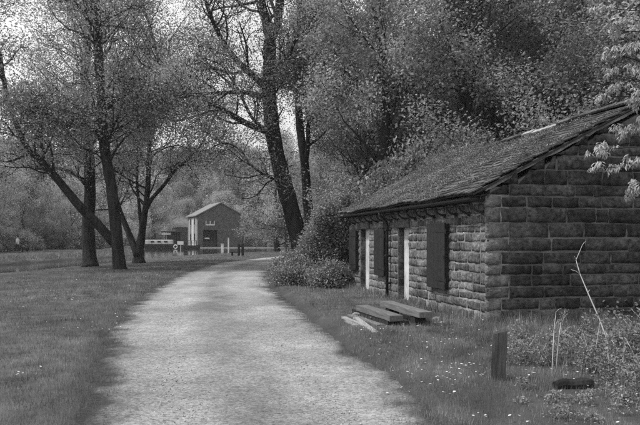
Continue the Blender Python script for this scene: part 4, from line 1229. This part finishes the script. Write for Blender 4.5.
# open shelter on the wharf
shx, shd = (163 - 320) / FPX * 133, 133
sh = thing('glazed_shelter', 'small dark glazed shelter on the wharf beside the pump house', 'shelter', (shx, shd, .12))
m_ = MB(); m_.box((-.35, -.35, 3.0), (3.0, 2.6, 3.16)); m_.build('roof', M['roof_bed'], sh)
for x in (-.2, .6, 1.45, 2.3, 2.8):
    m_ = MB(); m_.box((x, -.2, 0), (x + .1, -.1, 3.0)); m_.build('post', M['timber_dark'] if x != .6 else M['white'], sh)
m_ = MB(); m_.box((-.15, 2.3, 0), (2.85, 2.4, 3.0)); m_.build('back_panel', M['timber_dark'], sh)
m_ = MB(); m_.box((-.2, -.26, 2.45), (1.5, -.21, 2.85)); m_.build('fascia_board', M['white'], sh)
for x in (.72, 1.57): 
    m_ = MB(); m_.box((x, -.16, .1), (x + .7, -.14, 2.4)); m_.build('pane', M['glass_dark'], sh)
# pale wharf wall and boat
def simple(name, label, cat, parts, loc, rz=0):
    root = thing(name, label, cat, loc, rz)
    for (nm, mt, boxes) in parts:
        m_ = MB()
        for b in boxes: m_.box(b[0], b[1], bev=b[2] if len(b) > 2 else 0)
        m_.build(nm, M[mt], root)
    return root
bt = thing('moored_boat', 'long low boat with a pale cabin moored at the wharf', 'boat', ((160 - 320) / FPX * 128, 128, WATER), R(3))
m_ = MB(); V = []
sec = [(-3.0, .25, .95), (-2.6, .75, .85), (-1.5, 1.0, .8), (1.5, 1.0, .8), (2.5, .8, .85), (3.1, .2, .95)]
for (x, hw, zt) in sec: V += [(x, -hw, zt), (x, -hw * .8, -.25), (x, hw * .8, -.25), (x, hw, zt)]
Q = []
for i in range(5):
    for j in range(4): Q.append([i * 4 + j, i * 4 + (j + 1) % 4, i * 4 + 4 + (j + 1) % 4, i * 4 + 4 + j])
Q += [[0, 3, 2, 1], [20, 21, 22, 23]]
m_.add(np.array(V), np.array(Q)); m_.build('hull', M['timber_dark'], bt)
m_ = MB(); m_.box((-2.5, -.84, .82), (2.3, .84, 1.62), bev=.06); m_.build('cabin', M['white'], bt)
m_ = MB(); m_.box((-2.95, -1.04, .6), (3.0, -.99, .7)); m_.build('rubbing_strake', M['timber_dark'], bt)
for x in (-1.5, -.3, .9):
    m_ = MB(); m_.box((x, -.865, 1.15), (x + .6, -.842, 1.42)); m_.build('cabin_window', M['glass_dark'], bt)
pt = thing('dark_punt', 'low dark work boat with rails moored below the pump house wall', 'boat', ((190.5 - 320) / FPX * 131, 131, WATER), R(-4))
m_ = MB(); V = []
for (x, hw, zt) in [(-1.7, .5, .75), (-1.2, .8, .6), (1.2, .8, .6), (1.7, .5, .75)]: V += [(x, -hw, zt), (x, -hw * .85, -.2), (x, hw * .85, -.2), (x, hw, zt)]
Q = [[i * 4 + j, i * 4 + (j + 1) % 4, i * 4 + 4 + (j + 1) % 4, i * 4 + 4 + j] for i in range(3) for j in range(4)] + [[0, 3, 2, 1], [12, 13, 14, 15]]
m_.add(np.array(V), np.array(Q)); m_.build('hull', M['timber_dark'], pt)
for x in (-1.4, -.5, .4, 1.3):
    m_ = MB(); m_.box((x - .035, -.78, .58), (x + .035, -.71, 1.45)); m_.build('rail_post', M['timber_dark'], pt)
for z in (1.0, 1.451):
    m_ = MB(); m_.box((-1.5, -.77, z), (1.45, -.72, z + .07)); m_.build('rail', M['timber_dark'], pt)
def post_box(name, label, cat, px, d, zb, h, w_, mt, parts=()):
    x = (px - 320) / FPX * d
    return simple(name, label, cat, [('post', mt, [((-w_ / 2, -.08, -.3), (w_ / 2, .08, h), .02)])] + list(parts), (x, d, zb))
post_box('notice_board', 'white notice board by the water before the pump house', 'sign', 180.5, 124, WATER, .9, .12, 'white', [('panel', 'white_clean', [((-.55, -.12, .75), (.55, -.085, 1.35), .01)])])
lb = thing('lifebuoy', 'white ring lifebuoy on a short stand at the water edge', 'lifebuoy', ((175.5 - 320) / FPX * 122, 122, WATER))
m_ = MB(); a_ = np.linspace(0, 2 * np.pi, 17); m_.tube([(math.cos(q) * .3, 0, .42 + math.sin(q) * .3) for q in a_], [.085] * 17, 7); m_.build('ring', M['white_clean'], lb, True)
m_ = MB(); m_.box((-.04, .09, -.4), (.04, .15, .9)); m_.build('stand', M['timber_dark'], lb)
post_box('white_post', 'slender white post on the wharf by the pump house doorway', 'post', 228.5, 118, .15, 1.75, .22, 'white_clean', [('cap', 'white_clean', [((-.14, -.11, 1.751), (.14, .11, 1.81))])])
post_box('white_box', 'squat white bin at the corner of the pump house wharf', 'bin', 222.3, 122, .15, .72, .45, 'white_clean', [('lid', 'white', [((-.27, -.12, .721), (.27, .12, .8), .02)])])
sgp = thing('signpost', 'dark signpost with two pale boards beside the far track', 'sign', ((243 - 320) / FPX * 96, 96, .25))
m_ = MB(); m_.tube([(0, 0, -.3), (0, 0, 3.6)], [.07, .06], 8, True); m_.build('post', M['iron'], sgp, True)
for (z, w_) in ((2.75, .5), (3.2, .34)):
    m_ = MB(); m_.box((-w_, -.11, z), (w_, -.072, z + .28), bev=.01); m_.build('board', M['stone_pale'], sgp)
# dark gateposts with a step near the canal
dg_ = 64.0
gt = thing('timber_stile', 'dark timber stile with two posts and a step by the water', 'stile', ((238 - 320) / FPX * dg_, dg_, .16))
for (x, h, w_) in ((-.02, 1.05, .2), (.32, 1.12, .22)):
    m_ = MB(); m_.box((x, -.1, -.2), (x + w_, .1, h), bev=.02); m_.build('post', M['timber_dark'], gt)
m_ = MB(); m_.box((.185, -.06, .8), (.315, .06, .95)); m_.build('rail', M['timber_dark'], gt)
m_ = MB(); m_.box((-.7, -.15, .3), (-.025, .15, .38), bev=.01); m_.build('step', M['timber_dark'], gt)
m_ = MB(); m_.box((-.6, -.1, -.2), (-.45, .1, .299)); m_.build('step_leg', M['timber_dark'], gt)
m_ = MB(); m_.box((-36, 138.8, -.7), (-24.01, 139.6, .16)); o = m_.build('timber_quay', M['timber_dark']); tag(o, kind='structure')
m_ = MB(); m_.box((-24, 138.8, -.7), (-2.5, 139.6, .16)); o = m_.build('wharf_edge', M['stone_pale']); tag(o, kind='structure')

# ------------------------------------------------------------------ walker and dog on the far towpath
def skinned(name, verts, edges, mt, parent, sub=2):
    bm = bmesh.new(); L_ = bm.verts.layers.skin.verify(); vs_ = []
    for i, (p, r_) in enumerate(verts):
        v = bm.verts.new(p); v[L_].radius = (r_, r_) if not isinstance(r_, tuple) else r_; v[L_].use_root = (i == 0); vs_.append(v)
    for a, b in edges: bm.edges.new((vs_[a], vs_[b]))
    me = bpy.data.meshes.new(name); bm.to_mesh(me); bm.free(); me.materials.append(mt)
    for p in me.polygons: p.use_smooth = True
    o = link(name, me, parent); m1 = o.modifiers.new('skin', 'SKIN'); m1.use_smooth_shade = True; m2 = o.modifiers.new('sub', 'SUBSURF'); m2.levels = sub; m2.render_levels = sub
    return o
dw = 71.0; wx = (17.5 - 320) / FPX * dw
person = thing('person', 'walker in a white top and dark trousers on the far towpath', 'person', (wx, dw, float(gz(wx, dw)) + .0), R(-100))
# faces local -Y; walking to the right of the picture
body = [((0, 0, .92), .13), ((0, .01, 1.12), .13), ((0, .02, 1.33), .15), ((0, .0, 1.46), .065), ((0, -.02, 1.54), .07), ((0, -.03, 1.64), .095), ((0, -.03, 1.72), .07),
        ((.17, .01, 1.38), .06), ((.23, .09, 1.14), .045), ((.22, .0, .93), .036), ((.22, -.06, .86), .03),
        ((-.17, .01, 1.38), .06), ((-.23, -.05, 1.14), .045), ((-.21, -.2, 1.0), .036), ((-.2, -.27, .97), .03),
        ((.1, -.02, .84), .09), ((.1, -.14, .48), .065), ((.1, -.16, .1), .045), ((.1, -.3, .04), .035),
        ((-.1, .02, .84), .09), ((-.1, .06, .47), .065), ((-.1, .26, .14), .045), ((-.1, .17, .04), .035)]
edges = [(0, 1), (1, 2), (2, 3), (3, 4), (4, 5), (5, 6), (2, 7), (7, 8), (8, 9), (9, 10), (2, 11), (11, 12), (12, 13), (13, 14), (0, 15), (15, 16), (16, 17), (17, 18), (0, 19), (19, 20), (20, 21), (21, 22)]
skinned('body', body, edges, M['skin'], person)
skinned('shirt', [((0, .01, 1.1), .15), ((0, 0, .95), .16), ((0, .02, 1.33), .17), ((0, .0, 1.43), .08), ((.17, .01, 1.38), .08), ((.23, .09, 1.14), .065), ((.225, .03, 1.0), .055), ((-.17, .01, 1.38), .08), ((-.23, -.05, 1.14), .065), ((-.215, -.16, 1.04), .055)],
        [(0, 1), (0, 2), (2, 3), (2, 4), (4, 5), (5, 6), (2, 7), (7, 8), (8, 9)], M['cloth_white'], person)
skinned('trousers', [((0, 0, .94), .15), ((.1, -.02, .82), .11), ((.1, -.14, .48), .085), ((.1, -.16, .12), .065), ((-.1, .02, .82), .11), ((-.1, .06, .47), .085), ((-.1, .25, .16), .065)],
        [(0, 1), (1, 2), (2, 3), (0, 4), (4, 5), (5, 6)], M['cloth_dark'], person)
skinned('hair', [((0, .0, 1.67), .085), ((0, .03, 1.6), .07), ((0, -.02, 1.74), .06)], [(0, 1), (0, 2)], M['cloth_dark'], person)
for (x, y) in ((.1, -.24), (-.1, .2)):
    m_ = MB(); m_.box((x - .05, y - .14, -.0), (x + .05, y + .12, .09), bev=.03); m_.build('shoe', M['cloth_dark'], person)
dx_ = (25.5 - 320) / FPX * dw
dog = thing('dog', 'small black dog walking beside the walker on the towpath', 'dog', (dx_, dw - .1, float(gz(dx_, dw)) + .0), R(-90))
skinned('body', [((0, .25, .42), .11), ((0, 0, .41), .115), ((0, -.22, .43), .13), ((0, -.34, .54), .08), ((0, -.44, .62), .085), ((0, -.56, .58), .045),
                 ((.08, -.24, .3), .05), ((.08, -.22, .17), .032), ((.08, -.24, .03), .03), ((-.08, -.28, .3), .05), ((-.08, -.34, .17), .032), ((-.08, -.36, .03), .03),
                 ((.08, .24, .3), .065), ((.08, .2, .22), .04), ((.08, .31, .14), .028), ((.08, .28, .03), .03), ((-.08, .28, .3), .065), ((-.08, .26, .22), .04), ((-.08, .38, .14), .028), ((-.08, .36, .03), .03),
                 ((0, .38, .5), .035), ((0, .48, .62), .02), ((.06, -.42, .7), .025), ((-.06, -.42, .7), .025)],
        [(1, 0), (1, 2), (2, 3), (3, 4), (4, 5), (2, 6), (6, 7), (7, 8), (2, 9), (9, 10), (10, 11), (0, 12), (12, 13), (13, 14), (14, 15), (0, 16), (16, 17), (17, 18), (18, 19), (0, 20), (20, 21), (4, 22), (4, 23)], M['fur_black'], dog)

# ------------------------------------------------------------------ air
hz = bpy.data.materials.new('haze_air'); hz.use_nodes = True
n = hz.node_tree.nodes; n.remove(n['Principled BSDF'])
pv = n.new('ShaderNodeVolumePrincipled'); pv.inputs['Color'].default_value = (.95, .95, .95, 1); pv.inputs['Density'].default_value = .00045; pv.inputs['Anisotropy'].default_value = .25
hz.node_tree.links.new(pv.outputs[0], n['Material Output'].inputs['Volume'])
m_ = MB(); m_.box((-402, -62, -2.2), (402, 702, 75)); o = m_.build('haze', hz); tag(o, kind='stuff')
